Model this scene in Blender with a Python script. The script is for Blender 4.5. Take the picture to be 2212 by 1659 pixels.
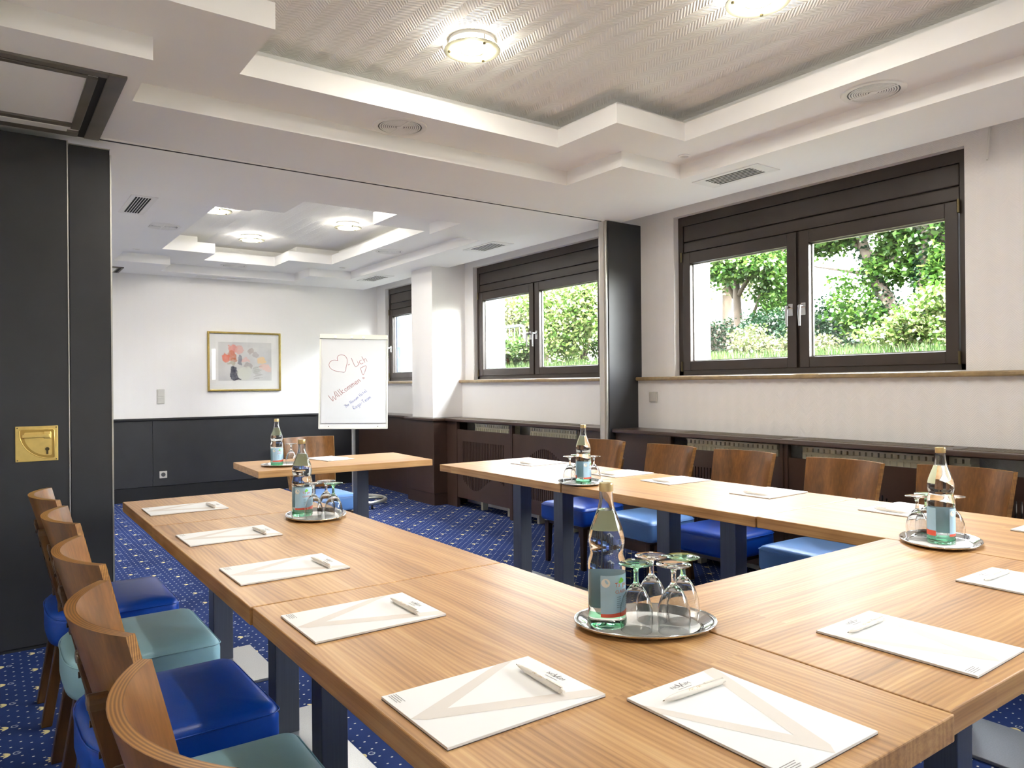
import bpy, bmesh, math, random
import numpy as np
from mathutils import Vector, Matrix

for o in list(bpy.data.objects):
    bpy.data.objects.remove(o)
scene = bpy.context.scene
C = scene.collection
PI = math.pi

# ------------------------------------------------------------------ camera
cam_d = bpy.data.cameras.new('camera')
cam = bpy.data.objects.new('camera', cam_d)
C.objects.link(cam)
cam_d.sensor_fit = 'HORIZONTAL'
cam_d.sensor_width = 36.0
cam_d.lens = 1593.0 / 2212.0 * 36.0
cam_d.clip_start = 0.05
cam_d.clip_end = 500
EX = (0.81326927, 0.00715371, 0.58184355)
EY = (-0.58181889, -0.00536074, 0.81330071)
EZ = (-0.00893723, 0.99996004, 0.00019756)
m = Matrix(((EX[0], EX[1], -EX[2], 0.0),
            (EY[0], EY[1], -EY[2], 0.0),
            (EZ[0], EZ[1], -EZ[2], 1.205),
            (0, 0, 0, 1)))
cam.matrix_world = m
scene.camera = cam

# ------------------------------------------------------------------ sky, sun, exposure
world = bpy.data.worlds.new('world')
scene.world = world
world.use_nodes = True
wn = world.node_tree
bg = wn.nodes['Background']
sky = wn.nodes.new('ShaderNodeTexSky')
sky.sky_type = 'NISHITA'
sky.sun_disc = False
sky.sun_elevation = math.radians(52)
sky.sun_rotation = math.radians(200)
sky.dust_density = 3.0
sky.air_density = 1.2
hs = wn.nodes.new('ShaderNodeHueSaturation')
hs.inputs['Saturation'].default_value = 0.22
wn.links.new(sky.outputs[0], hs.inputs['Color'])
wn.links.new(hs.outputs[0], bg.inputs[0])
bg.inputs[1].default_value = 5.5

sun_d = bpy.data.lights.new('sun', 'SUN')
sun_d.energy = 20.0
sun_d.angle = math.radians(0.7)
sun_d.color = (1.0, 0.95, 0.86)
sun = bpy.data.objects.new('sun', sun_d)
C.objects.link(sun)
sun.rotation_euler = Vector((0.62, -0.28, -0.95)).to_track_quat('-Z', 'Y').to_euler()

vs = scene.view_settings
vs.view_transform = 'Standard'
vs.look = 'None'
vs.gamma = 1.0
vs.use_curve_mapping = False
vs.exposure = 1.50
LAMP_W = 4.2          # watts of every ceiling light
scene.cycles.use_denoising = True
scene.cycles.max_bounces = 9
scene.cycles.diffuse_bounces = 6
scene.cycles.glossy_bounces = 4
scene.cycles.transmission_bounces = 9
scene.cycles.transparent_max_bounces = 12
scene.cycles.sample_clamp_indirect = 6.0

# ------------------------------------------------------------------ colours / nodes
def lin(c):
    out = []
    for v in c:
        v = v / 255.0
        out.append(v / 12.92 if v <= 0.04045 else ((v + 0.055) / 1.055) ** 2.4)
    return (*out, 1.0)


class NT:
    """small helper around a material's node tree"""
    def __init__(self, name):
        self.m = bpy.data.materials.new(name)
        self.m.use_nodes = True
        self.t = self.m.node_tree
        self.b = self.t.nodes['Principled BSDF']
        self.out = self.t.nodes['Material Output']

    def n(self, typ, **kw):
        nd = self.t.nodes.new(typ)
        for k, v in kw.items():
            setattr(nd, k, v)
        return nd

    def link(self, a, b):
        self.t.links.new(a, b)

    def put(self, sock, v):
        if hasattr(v, 'links'):
            self.link(v, sock)
        else:
            sock.default_value = v

    def math(self, op, a, b=None, c=None):
        nd = self.n('ShaderNodeMath', operation=op)
        self.put(nd.inputs[0], a)
        if b is not None:
            self.put(nd.inputs[1], b)
        if c is not None:
            self.put(nd.inputs[2], c)
        return nd.outputs[0]

    def mix(self, f, a, b):
        nd = self.n('ShaderNodeMix', data_type='RGBA')
        self.put(nd.inputs['Factor'], f)
        self.put(nd.inputs[6], a)
        self.put(nd.inputs[7], b)
        return nd.outputs[2]

    def coord(self, kind='Object'):
        return self.n('ShaderNodeTexCoord').outputs[kind]

    def sep(self, v):
        nd = self.n('ShaderNodeSeparateXYZ')
        self.link(v, nd.inputs[0])
        return nd.outputs

    def comb(self, x, y, z):
        nd = self.n('ShaderNodeCombineXYZ')
        for i, v in enumerate((x, y, z)):
            self.put(nd.inputs[i], v)
        return nd.outputs[0]

    def noise(self, vec, scale, detail=4, rough=0.5, dist=0.0):
        nd = self.n('ShaderNodeTexNoise')
        self.put(nd.inputs['Vector'], vec)
        nd.inputs['Scale'].default_value = scale
        nd.inputs['Detail'].default_value = detail
        nd.inputs['Roughness'].default_value = rough
        nd.inputs['Distortion'].default_value = dist
        return nd.outputs[0]

    def ramp(self, f, stops):
        nd = self.n('ShaderNodeValToRGB')
        self.put(nd.inputs[0], f)
        el = nd.color_ramp.elements
        while len(el) > len(stops):
            el.remove(el[-1])
        while len(el) < len(stops):
            el.new(0.5)
        for e, (p, c) in zip(el, stops):
            e.position = p
            e.color = c
        return nd.outputs[0]

    def bump(self, h, strength, dist):
        nd = self.n('ShaderNodeBump')
        self.put(nd.inputs['Height'], h)
        nd.inputs['Strength'].default_value = strength
        nd.inputs['Distance'].default_value = dist
        self.link(nd.outputs[0], self.b.inputs['Normal'])

    def set(self, **kw):
        mp = {'color': 'Base Color', 'rough': 'Roughness', 'metal': 'Metallic', 'spec': 'Specular IOR Level',
              'coat': 'Coat Weight', 'sheen': 'Sheen Weight', 'ior': 'IOR', 'trans': 'Transmission Weight',
              'alpha': 'Alpha', 'coatr': 'Coat Roughness'}
        for k, v in kw.items():
            self.put(self.b.inputs[mp[k]], v)
        return self


M = {}


def simple(name, rgb, rough=0.5, metal=0.0, spec=0.5, vary=0.0, vscale=8.0, bump=0.0, bscale=60.0, coat=0.0):
    t = NT(name)
    t.set(rough=rough, metal=metal, spec=spec, coat=coat)
    c = lin(rgb)
    co = t.coord()
    if vary:
        f = t.noise(co, vscale, 4)
        a = tuple(x * (1 - vary) for x in c[:3]) + (1,)
        b = tuple(min(1, x * (1 + vary)) for x in c[:3]) + (1,)
        t.set(color=t.ramp(f, [(0.3, a), (0.7, b)]))
    else:
        t.set(color=c)
    if bump:
        t.bump(t.noise(co, bscale, 3), bump, 0.002)
    M[name] = t.m
    return t


def herringbone(name, rgb, band, pitch, strength, dist, horizontal=False, rough=0.75):
    t = NT(name)
    co = t.sep(t.coord())
    if horizontal:
        u, v = co[0], co[1]
    else:
        u, v = t.math('ADD', co[0], co[1]), co[2]
    tri = t.math('PINGPONG', u, band)
    s = t.math('SINE', t.math('MULTIPLY', t.math('ADD', v, tri), 2 * PI / pitch))
    seam = t.math('LESS_THAN', t.math('PINGPONG', u, band), band * 0.06)
    h = t.math('SUBTRACT', s, t.math('MULTIPLY', seam, 0.6))
    t.bump(h, strength, dist)
    big = t.noise(t.coord(), 1.3, 3)
    c = lin(rgb)
    t.set(color=t.ramp(big, [(0.3, tuple(x * 0.97 for x in c[:3]) + (1,)), (0.7, c)]), rough=rough, spec=0.25)
    M[name] = t.m


herringbone('wallpaper', (245, 243, 241), 0.045, 0.012, 0.24, 0.0012)
herringbone('ceiling_paper', (248, 246, 242), 0.06, 0.016, 0.6, 0.0025, horizontal=True)
simple('ceiling_paint', (244, 243, 241), 0.8, spec=0.2, vary=0.012, vscale=1.5)
simple('white_paint', (235, 234, 231), 0.55, spec=0.3, vary=0.01)
simple('stucco', (138, 141, 148), 0.9, bump=0.8, bscale=90)
simple('black_panel', (44, 44, 46), 0.38, spec=0.45, vary=0.12, vscale=5, bump=0.04, bscale=200)
simple('black_base', (30, 30, 32), 0.5, spec=0.3, vary=0.1)
simple('dark_slot', (12, 11, 10), 0.8)
simple('window_frame', (58, 49, 44), 0.38, spec=0.4, vary=0.1, vscale=6, bump=0.03, bscale=160)
simple('cover_wood', (66, 48, 40), 0.35, spec=0.5, vary=0.12, vscale=7)
simple('ledge_wood', (64, 46, 38), 0.28, spec=0.6, vary=0.1, vscale=9)
simple('grille', (120, 110, 96), 0.4, metal=0.3)
simple('sill_stone', (150, 128, 92), 0.3, spec=0.5, vary=0.2, vscale=30)
simple('radiator', (226, 220, 196), 0.45, vary=0.03)
simple('aluminium', (200, 198, 190), 0.35, metal=0.9, vary=0.06, vscale=20)
simple('grey_track', (118, 112, 104), 0.5, metal=0.4, vary=0.08)
simple('chrome', (215, 215, 218), 0.12, metal=1.0)
simple('silver_tray', (225, 224, 222), 0.1, metal=1.0, vary=0.03)
simple('brass', (230, 200, 120), 0.32, metal=0.75, vary=0.08, vscale=25)
simple('brass_dark', (186, 152, 78), 0.3, metal=0.8)
simple('screw', (96, 86, 62), 0.35, metal=0.9)
simple('plastic_white', (240, 239, 235), 0.4, spec=0.4)
simple('plastic_grey', (196, 192, 184), 0.4, spec=0.4)
simple('switch_grey', (205, 203, 196), 0.4)
simple('socket_dark', (60, 60, 64), 0.5)
simple('paper', (230, 229, 227), 0.7, spec=0.25, vary=0.006, vscale=3)
simple('paper_print', (214, 206, 198), 0.7, spec=0.25, vary=0.01)
simple('pad_board', (70, 58, 54), 0.8)
simple('ink_grey', (120, 116, 116), 0.7)
simple('ink_gold', (190, 160, 96), 0.45, metal=0.3)
simple('pen_body', (240, 233, 222), 0.22, spec=0.6, coat=0.3)
simple('ink_red', (140, 40, 38), 0.7)
simple('ink_blue', (50, 66, 150), 0.7)
simple('flip_paper', (198, 198, 198), 0.7, spec=0.2, vary=0.006, vscale=3)
simple('flip_frame', (206, 204, 192), 0.4, spec=0.5)
simple('flip_board', (212, 211, 208), 0.35, spec=0.5)
simple('rubber', (28, 28, 30), 0.7)
simple('gold_frame', (176, 154, 92), 0.25, metal=1.0, vary=0.1, vscale=30)
simple('mat_board', (238, 237, 234), 0.75)
simple('paint_taupe', (150, 142, 138), 0.8, spec=0.2, vary=0.12, vscale=22)
simple('label_blue', (172, 206, 226), 0.5, vary=0.05, vscale=20)
simple('label_pale', (214, 222, 190), 0.6, vary=0.05)
simple('label_red', (214, 84, 60), 0.5, vary=0.04)
simple('label_green', (120, 184, 62), 0.5, vary=0.1, vscale=90)
simple('label_white', (240, 238, 232), 0.5)
simple('label_text', (204, 96, 62), 0.5)
simple('label_small', (120, 140, 160), 0.5)
simple('cap_gold', (206, 180, 128), 0.3, metal=0.85)
simple('white_oval', (244, 242, 240), 0.85, bump=0.5, bscale=400)


def steel(name, rgb, rough):
    t = NT(name)
    co = t.coord()
    s = t.sep(co)
    v = t.comb(t.math('MULTIPLY', s[0], 220), t.math('MULTIPLY', s[1], 220), t.math('MULTIPLY', s[2], 3))
    f = t.noise(v, 1.0, 4)
    c = lin(rgb)
    t.set(color=t.ramp(f, [(0.3, tuple(x * 0.85 for x in c[:3]) + (1,)), (0.7, c)]), rough=rough, metal=0.65, spec=0.5)
    M[name] = t.m


steel('leg_steel', (104, 108, 120), 0.34)
steel('plate_steel', (176, 178, 180), 0.3)


def leather(name, rgb):
    t = NT(name)
    co = t.coord()
    vo = t.n('ShaderNodeTexVoronoi')
    t.link(co, vo.inputs['Vector'])
    vo.inputs['Scale'].default_value = 420
    n2 = t.noise(co, 30, 3)
    h = t.math('ADD', vo.outputs['Distance'], t.math('MULTIPLY', n2, 0.5))
    t.bump(h, 0.18, 0.001)
    c = lin(rgb)
    t.set(color=t.ramp(t.noise(co, 5, 3), [(0.3, tuple(x * 0.93 for x in c[:3]) + (1,)), (0.7, c)]), rough=0.36, spec=0.45)
    M[name] = t.m


leather('leather_royal', (6, 66, 166))
leather('leather_teal', (156, 198, 208))
leather('leather_sky', (104, 150, 212))


def wood_table():
    t = NT('table_wood')
    co = t.coord()
    oi = t.n('ShaderNodeObjectInfo')
    off = t.math('MULTIPLY', oi.outputs['Random'], 37.0)
    s = t.sep(co)
    x = t.math('ADD', s[0], off)
    y = t.math('ADD', s[1], off)
    z = s[2]
    # strips of veneer, staggered
    br = t.n('ShaderNodeTexBrick')
    t.link(t.comb(x, t.math('ADD', y, t.math('MULTIPLY', z, 0.35)), 0.0), br.inputs['Vector'])
    br.offset = 0.37
    br.inputs['Color1'].default_value = (0.0, 0.0, 0.0, 1)
    br.inputs['Color2'].default_value = (1.0, 1.0, 1.0, 1)
    br.inputs['Mortar'].default_value = (0.5, 0.5, 0.5, 1)
    br.inputs['Scale'].default_value = 1.0
    br.inputs['Mortar Size'].default_value = 0.0
    br.inputs['Brick Width'].default_value = 1.73
    br.inputs['Row Height'].default_value = 0.117
    plank = br.outputs['Color']
    shift = t.math('MULTIPLY', plank, 13.0)
    warp = t.noise(t.comb(t.math('MULTIPLY', x, 1.3), t.math('MULTIPLY', y, 7.0), shift), 1.0, 2)
    # fine parallel and cathedral growth lines
    fy = t.math('ADD', t.math('MULTIPLY', y, 78.0), t.math('MULTIPLY', warp, 8.0))
    ring = t.math('SINE', t.math('MULTIPLY', fy, 2 * PI))
    fine = t.noise(t.comb(t.math('MULTIPLY', x, 4.0), t.math('MULTIPLY', y, 260.0), t.math('MULTIPLY', z, 260.0)), 1.0, 5, 0.6)
    coarse = t.noise(t.comb(t.math('MULTIPLY', x, 1.1), t.math('MULTIPLY', y, 22.0), t.math('ADD', shift, t.math('MULTIPLY', z, 70))), 1.0, 4)
    f = t.math('ADD', t.math('MULTIPLY', ring, 0.055), t.math('ADD', t.math('MULTIPLY', fine, 0.42), t.math('MULTIPLY', coarse, 0.55)))
    f = t.math('ADD', f, t.math('MULTIPLY', t.math('SUBTRACT', plank, 0.5), 0.05))
    col = t.ramp(f, [(0.26, lin((128, 88, 50))), (0.42, lin((164, 120, 72))), (0.56, lin((184, 141, 90))), (0.72, lin((202, 162, 110)))])
    # pale sapwood streaks
    sap = t.noise(t.comb(t.math('MULTIPLY', x, 0.9), t.math('MULTIPLY', y, 17.0), t.math('ADD', shift, 5.0)), 1.0, 2)
    sapm = t.ramp(sap, [(0.66, (0, 0, 0, 1)), (0.72, (1, 1, 1, 1))])
    col = t.mix(t.math('MULTIPLY', sapm, 0.5), col, lin((210, 174, 124)))
    t.set(color=col, rough=t.ramp(fine, [(0.2, (0.34, 0.34, 0.34, 1)), (0.8, (0.42, 0.42, 0.42, 1))]), spec=0.5)
    t.bump(fine, 0.04, 0.001)
    M['table_wood'] = t.m


wood_table()


def wood_chair(name, dark, mid, light, vertical):
    t = NT(name)
    s = t.sep(t.coord())
    oi = t.n('ShaderNodeObjectInfo')
    off = t.math('MULTIPLY', oi.outputs['Random'], 23.0)
    if vertical:
        v = t.comb(t.math('MULTIPLY', s[0], 16), t.math('ADD', t.math('MULTIPLY', s[1], 16), off), t.math('MULTIPLY', s[2], 1.6))
        v2 = t.comb(t.math('MULTIPLY', s[0], 120), t.math('ADD', t.math('MULTIPLY', s[1], 120), off), t.math('MULTIPLY', s[2], 4))
    else:
        v = t.comb(t.math('MULTIPLY', s[0], 3), t.math('ADD', t.math('MULTIPLY', s[1], 3), off), t.math('MULTIPLY', s[2], 60))
        v2 = t.comb(t.math('MULTIPLY', s[0], 9), t.math('ADD', t.math('MULTIPLY', s[1], 9), off), t.math('MULTIPLY', s[2], 300))
    f = t.math('ADD', t.math('MULTIPLY', t.noise(v, 1.0, 4, 0.5, 0.6), 0.65), t.math('MULTIPLY', t.noise(v2, 1.0, 3), 0.35))
    if not vertical:        # veneer layers follow the curve of the shell
        dx = t.math('SUBTRACT', s[0], 0.085)
        rad = t.math('SQRT', t.math('ADD', t.math('MULTIPLY', dx, dx), t.math('MULTIPLY', s[1], s[1])))
        lay = t.math('SINE', t.math('MULTIPLY', rad, 2 * PI / 0.0046))
        f = t.math('ADD', t.math('MULTIPLY', f, 0.6), t.math('ADD', 0.2, t.math('MULTIPLY', lay, 0.13)))
    t.set(color=t.ramp(f, [(0.3, lin(dark)), (0.5, lin(mid)), (0.7, lin(light))]), rough=0.28, spec=0.5)
    M[name] = t.m


wood_chair('chair_wood', (84, 52, 20), (112, 71, 30), (140, 92, 43), True)
wood_chair('chair_leg', (46, 30, 18), (60, 40, 24), (80, 54, 32), True)
wood_chair('chair_post', (62, 40, 17), (80, 52, 23), (100, 66, 31), True)
wood_chair('ply_edge', (84, 50, 18), (132, 88, 38), (172, 124, 62), False)


def carpet():
    t = NT('carpet')
    s = t.sep(t.coord())
    x, y = s[0], s[1]

    def cells(xv, yv, px, py, x0, y0):
        a = t.math('ADD', t.math('DIVIDE', t.math('SUBTRACT', xv, x0), px), 0.5)
        col = t.math('FLOOR', a)
        lx = t.math('MULTIPLY', t.math('SUBTRACT', t.math('FRACT', a), 0.5), px)
        odd = t.math('FLOORED_MODULO', col, 2.0)
        b = t.math('ADD', t.math('ADD', t.math('DIVIDE', t.math('SUBTRACT', yv, y0), py), 0.5), t.math('MULTIPLY', odd, 0.5))
        ly = t.math('MULTIPLY', t.math('SUBTRACT', t.math('FRACT', b), 0.5), py)
        return lx, ly

    def ell(lx, ly, cx, cy, ang, a, b):
        dx = t.math('SUBTRACT', lx, cx)
        dy = t.math('SUBTRACT', ly, cy)
        ca, sa = math.cos(ang), math.sin(ang)
        u = t.math('ADD', t.math('MULTIPLY', dx, ca / a), t.math('MULTIPLY', dy, sa / a))
        v = t.math('ADD', t.math('MULTIPLY', dx, -sa / b), t.math('MULTIPLY', dy, ca / b))
        return t.math('LESS_THAN', t.math('ADD', t.math('MULTIPLY', u, u), t.math('MULTIPLY', v, v)), 1.0)

    dx, dy = cells(x, y, 0.0295, 0.05875, 0.063, 3.000)
    dot = ell(dx, dy, 0, 0, 0, 0.0042, 0.0032)
    mx, my = cells(x, y, 0.118, 0.235, 0.057, 2.944)
    clear = t.math('LESS_THAN', t.math('ADD', t.math('POWER', t.math('DIVIDE', t.math('SUBTRACT', mx, 0.006), 0.040), 2.0),
                                        t.math('POWER', t.math('DIVIDE', my, 0.021), 2.0)), 1.0)
    dot = t.math('MULTIPLY', dot, t.math('SUBTRACT', 1.0, clear))
    pet = None
    for ang in (PI, PI - 0.75, PI + 0.75):
        e = ell(mx, my, 0.004 + 0.014 * math.cos(ang), 0.014 * math.sin(ang), ang, 0.0135, 0.0052)
        pet = e if pet is None else t.math('MAXIMUM', pet, e)
    gx = t.math('SUBTRACT', mx, 0.022)
    r = t.math('SQRT', t.math('ADD', t.math('MULTIPLY', gx, gx), t.math('MULTIPLY', my, my)))
    g = t.math('LESS_THAN', t.math('ABSOLUTE', t.math('SUBTRACT', r, 0.0098)), 0.0021)
    gap = t.math('MULTIPLY', t.math('GREATER_THAN', gx, 0.003),
                 t.math('MULTIPLY', t.math('GREATER_THAN', my, 0.0005), t.math('LESS_THAN', my, 0.0075)))
    g = t.math('MULTIPLY', g, t.math('SUBTRACT', 1.0, gap))
    bar = t.math('MULTIPLY', t.math('LESS_THAN', t.math('ABSOLUTE', my), 0.0014),
                 t.math('MULTIPLY', t.math('GREATER_THAN', gx, 0.001), t.math('LESS_THAN', gx, 0.011)))
    g = t.math('MAXIMUM', g, bar)
    big = t.noise(t.coord(), 3.0, 4)
    pile = t.noise(t.coord(), 500.0, 2)
    f = t.math('ADD', t.math('MULTIPLY', big, 0.5), t.math('MULTIPLY', pile, 0.5))
    base = t.ramp(f, [(0.25, lin((24, 38, 82))), (0.75, lin((50, 68, 122)))])
    c = t.mix(dot, base, lin((226, 222, 208)))
    c = t.mix(g, c, lin((178, 182, 190)))
    c = t.mix(pet, c, lin((240, 222, 160)))
    t.set(color=c, rough=0.95, spec=0.1)
    t.bump(pile, 0.25, 0.002)
    M['carpet'] = t.m


carpet()


def thin_glass(name, tint, ior=1.5, rough=0.0, power=4.5):
    t = NT(name)
    t.t.nodes.remove(t.b)
    tr = t.n('ShaderNodeBsdfTransparent')
    tr.inputs[0].default_value = (*tint, 1)
    gl = t.n('ShaderNodeBsdfGlossy')
    gl.inputs['Roughness'].default_value = rough
    lw = t.n('ShaderNodeLayerWeight')
    lw.inputs[0].default_value = 0.5
    f0 = ((ior - 1) / (ior + 1)) ** 2
    fr = t.math('ADD', f0, t.math('MULTIPLY', t.math('POWER', lw.outputs['Facing'], power), 1 - f0))
    mx = t.n('ShaderNodeMixShader')
    t.link(fr, mx.inputs[0])
    t.link(tr.outputs[0], mx.inputs[1])
    t.link(gl.outputs[0], mx.inputs[2])
    t.link(mx.outputs[0], t.out.inputs[0])
    M[name] = t.m


thin_glass('pane_glass', (0.97, 0.985, 0.975))
thin_glass('stem_glass', (0.965, 0.97, 0.97), 1.7, 0.0, 2.6)
thin_glass('stem_glass_green', (0.40, 0.88, 0.60), 1.7, 0.0, 2.8)
thin_glass('picture_glass', (0.99, 0.99, 0.99), 1.4)


def solid_glass(name, col, ior, rough=0.0):
    t = NT(name)
    t.set(color=(*col, 1), rough=rough, ior=ior, trans=1.0)
    M[name] = t.m


solid_glass('bottle_glass', (0.955, 0.985, 0.965), 1.36)
solid_glass('drink_glass', (0.985, 0.99, 0.99), 1.48)
solid_glass('drink_glass_green', (0.45, 0.90, 0.62), 1.48)
solid_glass('bottle_green', (0.55, 0.88, 0.62), 1.45)
thin_glass('bottle_neck', (0.95, 0.965, 0.955), 1.5)


def frosted():
    t = NT('lamp_glass')
    t.t.nodes.remove(t.b)
    tr = t.n('ShaderNodeBsdfTranslucent')
    tr.inputs[0].default_value = (0.95, 0.93, 0.78, 1)
    tp = t.n('ShaderNodeBsdfTransparent')
    tp.inputs[0].default_value = (0.97, 0.96, 0.88, 1)
    gl = t.n('ShaderNodeBsdfGlossy')
    gl.inputs['Roughness'].default_value = 0.1
    mx = t.n('ShaderNodeMixShader')
    mx.inputs[0].default_value = 0.5
    t.link(tr.outputs[0], mx.inputs[1])
    t.link(tp.outputs[0], mx.inputs[2])
    fr = t.n('ShaderNodeFresnel')
    fr.inputs[0].default_value = 1.45
    m2 = t.n('ShaderNodeMixShader')
    t.link(fr.outputs[0], m2.inputs[0])
    t.link(mx.outputs[0], m2.inputs[1])
    t.link(gl.outputs[0], m2.inputs[2])
    t.link(m2.outputs[0], t.out.inputs[0])
    M['lamp_glass'] = t.m


frosted()


def emitter(name, rgb, power):
    t = NT(name)
    t.t.nodes.remove(t.b)
    e = t.n('ShaderNodeEmission')
    e.inputs[0].default_value = (*rgb, 1)
    e.inputs[1].default_value = power
    t.link(e.outputs[0], t.out.inputs[0])
    M[name] = t.m


emitter('lamp_tube', (1.0, 0.95, 0.84), 44.0)


def leaf(name, a, b, c):
    t = NT(name)
    t.t.nodes.remove(t.b)
    geo = t.n('ShaderNodeNewGeometry')
    dim = lambda q: tuple(v * 0.30 for v in lin(q)[:3]) + (1.0,)
    col = t.ramp(geo.outputs['Random Per Island'], [(0.0, dim(a)), (0.5, dim(b)), (1.0, dim(c))])
    d = t.n('ShaderNodeBsdfDiffuse')
    tr = t.n('ShaderNodeBsdfTranslucent')
    gl = t.n('ShaderNodeBsdfGlossy')
    gl.inputs['Roughness'].default_value = 0.4
    gl.inputs[0].default_value = (0.9, 0.95, 0.9, 1)
    t.link(col, d.inputs[0])
    t.link(col, tr.inputs[0])
    m1 = t.n('ShaderNodeMixShader')
    m1.inputs[0].default_value = 0.42
    t.link(d.outputs[0], m1.inputs[1])
    t.link(tr.outputs[0], m1.inputs[2])
    m2 = t.n('ShaderNodeMixShader')
    m2.inputs[0].default_value = 0.02
    t.link(m1.outputs[0], m2.inputs[1])
    t.link(gl.outputs[0], m2.inputs[2])
    t.link(m2.outputs[0], t.out.inputs[0])
    M[name] = t.m


leaf('leaf_green', (44, 84, 26), (70, 112, 38), (112, 146, 62))
leaf('leaf_bright', (70, 112, 40), (112, 144, 64), (176, 178, 124))
leaf('leaf_dark', (16, 46, 30), (28, 62, 38), (50, 86, 48))
leaf('leaf_pale', (92, 112, 62), (122, 132, 86), (166, 156, 128))
leaf('leaf_grass', (62, 104, 44), (92, 128, 60), (140, 150, 100))
simple('bark', (52, 42, 32), 0.9, vary=0.3, vscale=12, bump=0.8, bscale=30)
simple('soil', (66, 66, 44), 0.95, vary=0.25, vscale=4)
simple('fence_wood', (62, 54, 46), 0.85, vary=0.2, vscale=5)
simple('railing_metal', (70, 76, 88), 0.6, metal=0.1)
simple('rail_blue', (58, 72, 104), 0.5, metal=0.2)
simple('terracotta', (178, 96, 62), 0.8, vary=0.1)
simple('brown_board', (96, 76, 62), 0.7, vary=0.15)

# ------------------------------------------------------------------ mesh helpers
class MB:
    def __init__(self):
        self.v = []
        self.f = []

    def add(self, vs, fs):
        o = len(self.v)
        self.v += [tuple(p) for p in vs]
        self.f += [tuple(i + o for i in f) for f in fs]
        return self

    def box(self, x0, y0, z0, x1, y1, z1):
        x0, x1 = min(x0, x1), max(x0, x1)
        y0, y1 = min(y0, y1), max(y0, y1)
        z0, z1 = min(z0, z1), max(z0, z1)
        return self.add([(x0, y0, z0), (x1, y0, z0), (x1, y1, z0), (x0, y1, z0),
                         (x0, y0, z1), (x1, y0, z1), (x1, y1, z1), (x0, y1, z1)],
                        [(0, 3, 2, 1), (4, 5, 6, 7), (0, 1, 5, 4), (1, 2, 6, 5), (2, 3, 7, 6), (3, 0, 4, 7)])

    def taper(self, p0, p1, s0, s1):
        """square bar from p0 to p1; s0, s1 = (half x, half y) of the ends"""
        vs = []
        for p, s in ((p0, s0), (p1, s1)):
            for a, b in ((-1, -1), (1, -1), (1, 1), (-1, 1)):
                vs.append((p[0] + a * s[0], p[1] + b * s[1], p[2]))
        return self.add(vs, [(0, 3, 2, 1), (4, 5, 6, 7), (0, 1, 5, 4), (1, 2, 6, 5), (2, 3, 7, 6), (3, 0, 4, 7)])

    def lathe(self, prof, seg=32, cx=0.0, cy=0.0, closed=False, sx=1.0, sy=1.0):
        """prof: list of (r, z)"""
        vs = []
        for r, z in prof:
            for k in range(seg):
                a = 2 * PI * k / seg
                vs.append((cx + sx * r * math.cos(a), cy + sy * r * math.sin(a), z))
        fs = []
        n = len(prof)
        rng = range(n) if closed else range(n - 1)
        for i in rng:
            j = (i + 1) % n
            for k in range(seg):
                k2 = (k + 1) % seg
                fs.append((i * seg + k, i * seg + k2, j * seg + k2, j * seg + k))
        return self.add(vs, fs)

    def tube(self, pts, r, seg=8, cap=True):
        pts = [Vector(p) for p in pts]
        rs = r if isinstance(r, (list, tuple)) else [r] * len(pts)
        vs, fs = [], []
        for i, p in enumerate(pts):
            d = (pts[min(i + 1, len(pts) - 1)] - pts[max(i - 1, 0)])
            if d.length < 1e-9:
                d = Vector((0, 0, 1))
            d.normalize()
            up = Vector((0, 0, 1)) if abs(d.z) < 0.9 else Vector((1, 0, 0))
            a = d.cross(up).normalized()
            b = a.cross(d).normalized()
            for k in range(seg):
                t = 2 * PI * k / seg
                vs.append(p + a * rs[i] * math.cos(t) + b * rs[i] * math.sin(t))
        for i in range(len(pts) - 1):
            for k in range(seg):
                k2 = (k + 1) % seg
                fs.append((i * seg + k, i * seg + k2, (i + 1) * seg + k2, (i + 1) * seg + k))
        if cap:
            fs.append(tuple(range(seg - 1, -1, -1)))
            o = (len(pts) - 1) * seg
            fs.append(tuple(range(o, o + seg)))
        return self.add(vs, fs)

    def prism(self, poly, z0, z1):
        n = len(poly)
        vs = [(x, y, z0) for x, y in poly] + [(x, y, z1) for x, y in poly]
        fs = [tuple(range(n - 1, -1, -1)), tuple(range(n, 2 * n))]
        for i in range(n):
            j = (i + 1) % n
            fs.append((i, j, n + j, n + i))
        return self.add(vs, fs)

    def flat(self, poly, z):
        return self.add([(x, y, z) for x, y in poly], [tuple(range(len(poly)))])

    def xf(self, mat):
        self.v = [tuple(mat @ Vector(p)) for p in self.v]
        return self

    def build(self, name, mat, parent=None, smooth=False, bevel=0.0, seg=2, angle=40, fix=True):
        me = bpy.data.meshes.new(name)
        me.from_pydata(self.v, [], self.f)
        if fix:
            bm = bmesh.new()
            bm.from_mesh(me)
            bmesh.ops.recalc_face_normals(bm, faces=bm.faces)
            bm.to_mesh(me)
            bm.free()
        me.materials.append(M[mat] if isinstance(mat, str) else mat)
        o = bpy.data.objects.new(name, me)
        C.objects.link(o)
        if parent is not None:
            o.parent = parent
        if bevel:
            b = o.modifiers.new('bevel', 'BEVEL')
            b.width = bevel
            b.segments = seg
            b.limit_method = 'ANGLE'
            b.angle_limit = math.radians(50)
        if smooth:
            for p in me.polygons:
                p.use_smooth = True
            if smooth == 'angle':
                try:
                    me.set_sharp_from_angle(angle=math.radians(angle))
                except Exception:
                    pass
        return o


def tag(o, label, cat, group=None):
    o['label'] = label
    o['category'] = cat
    if group:
        o['group'] = group
    return o


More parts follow.
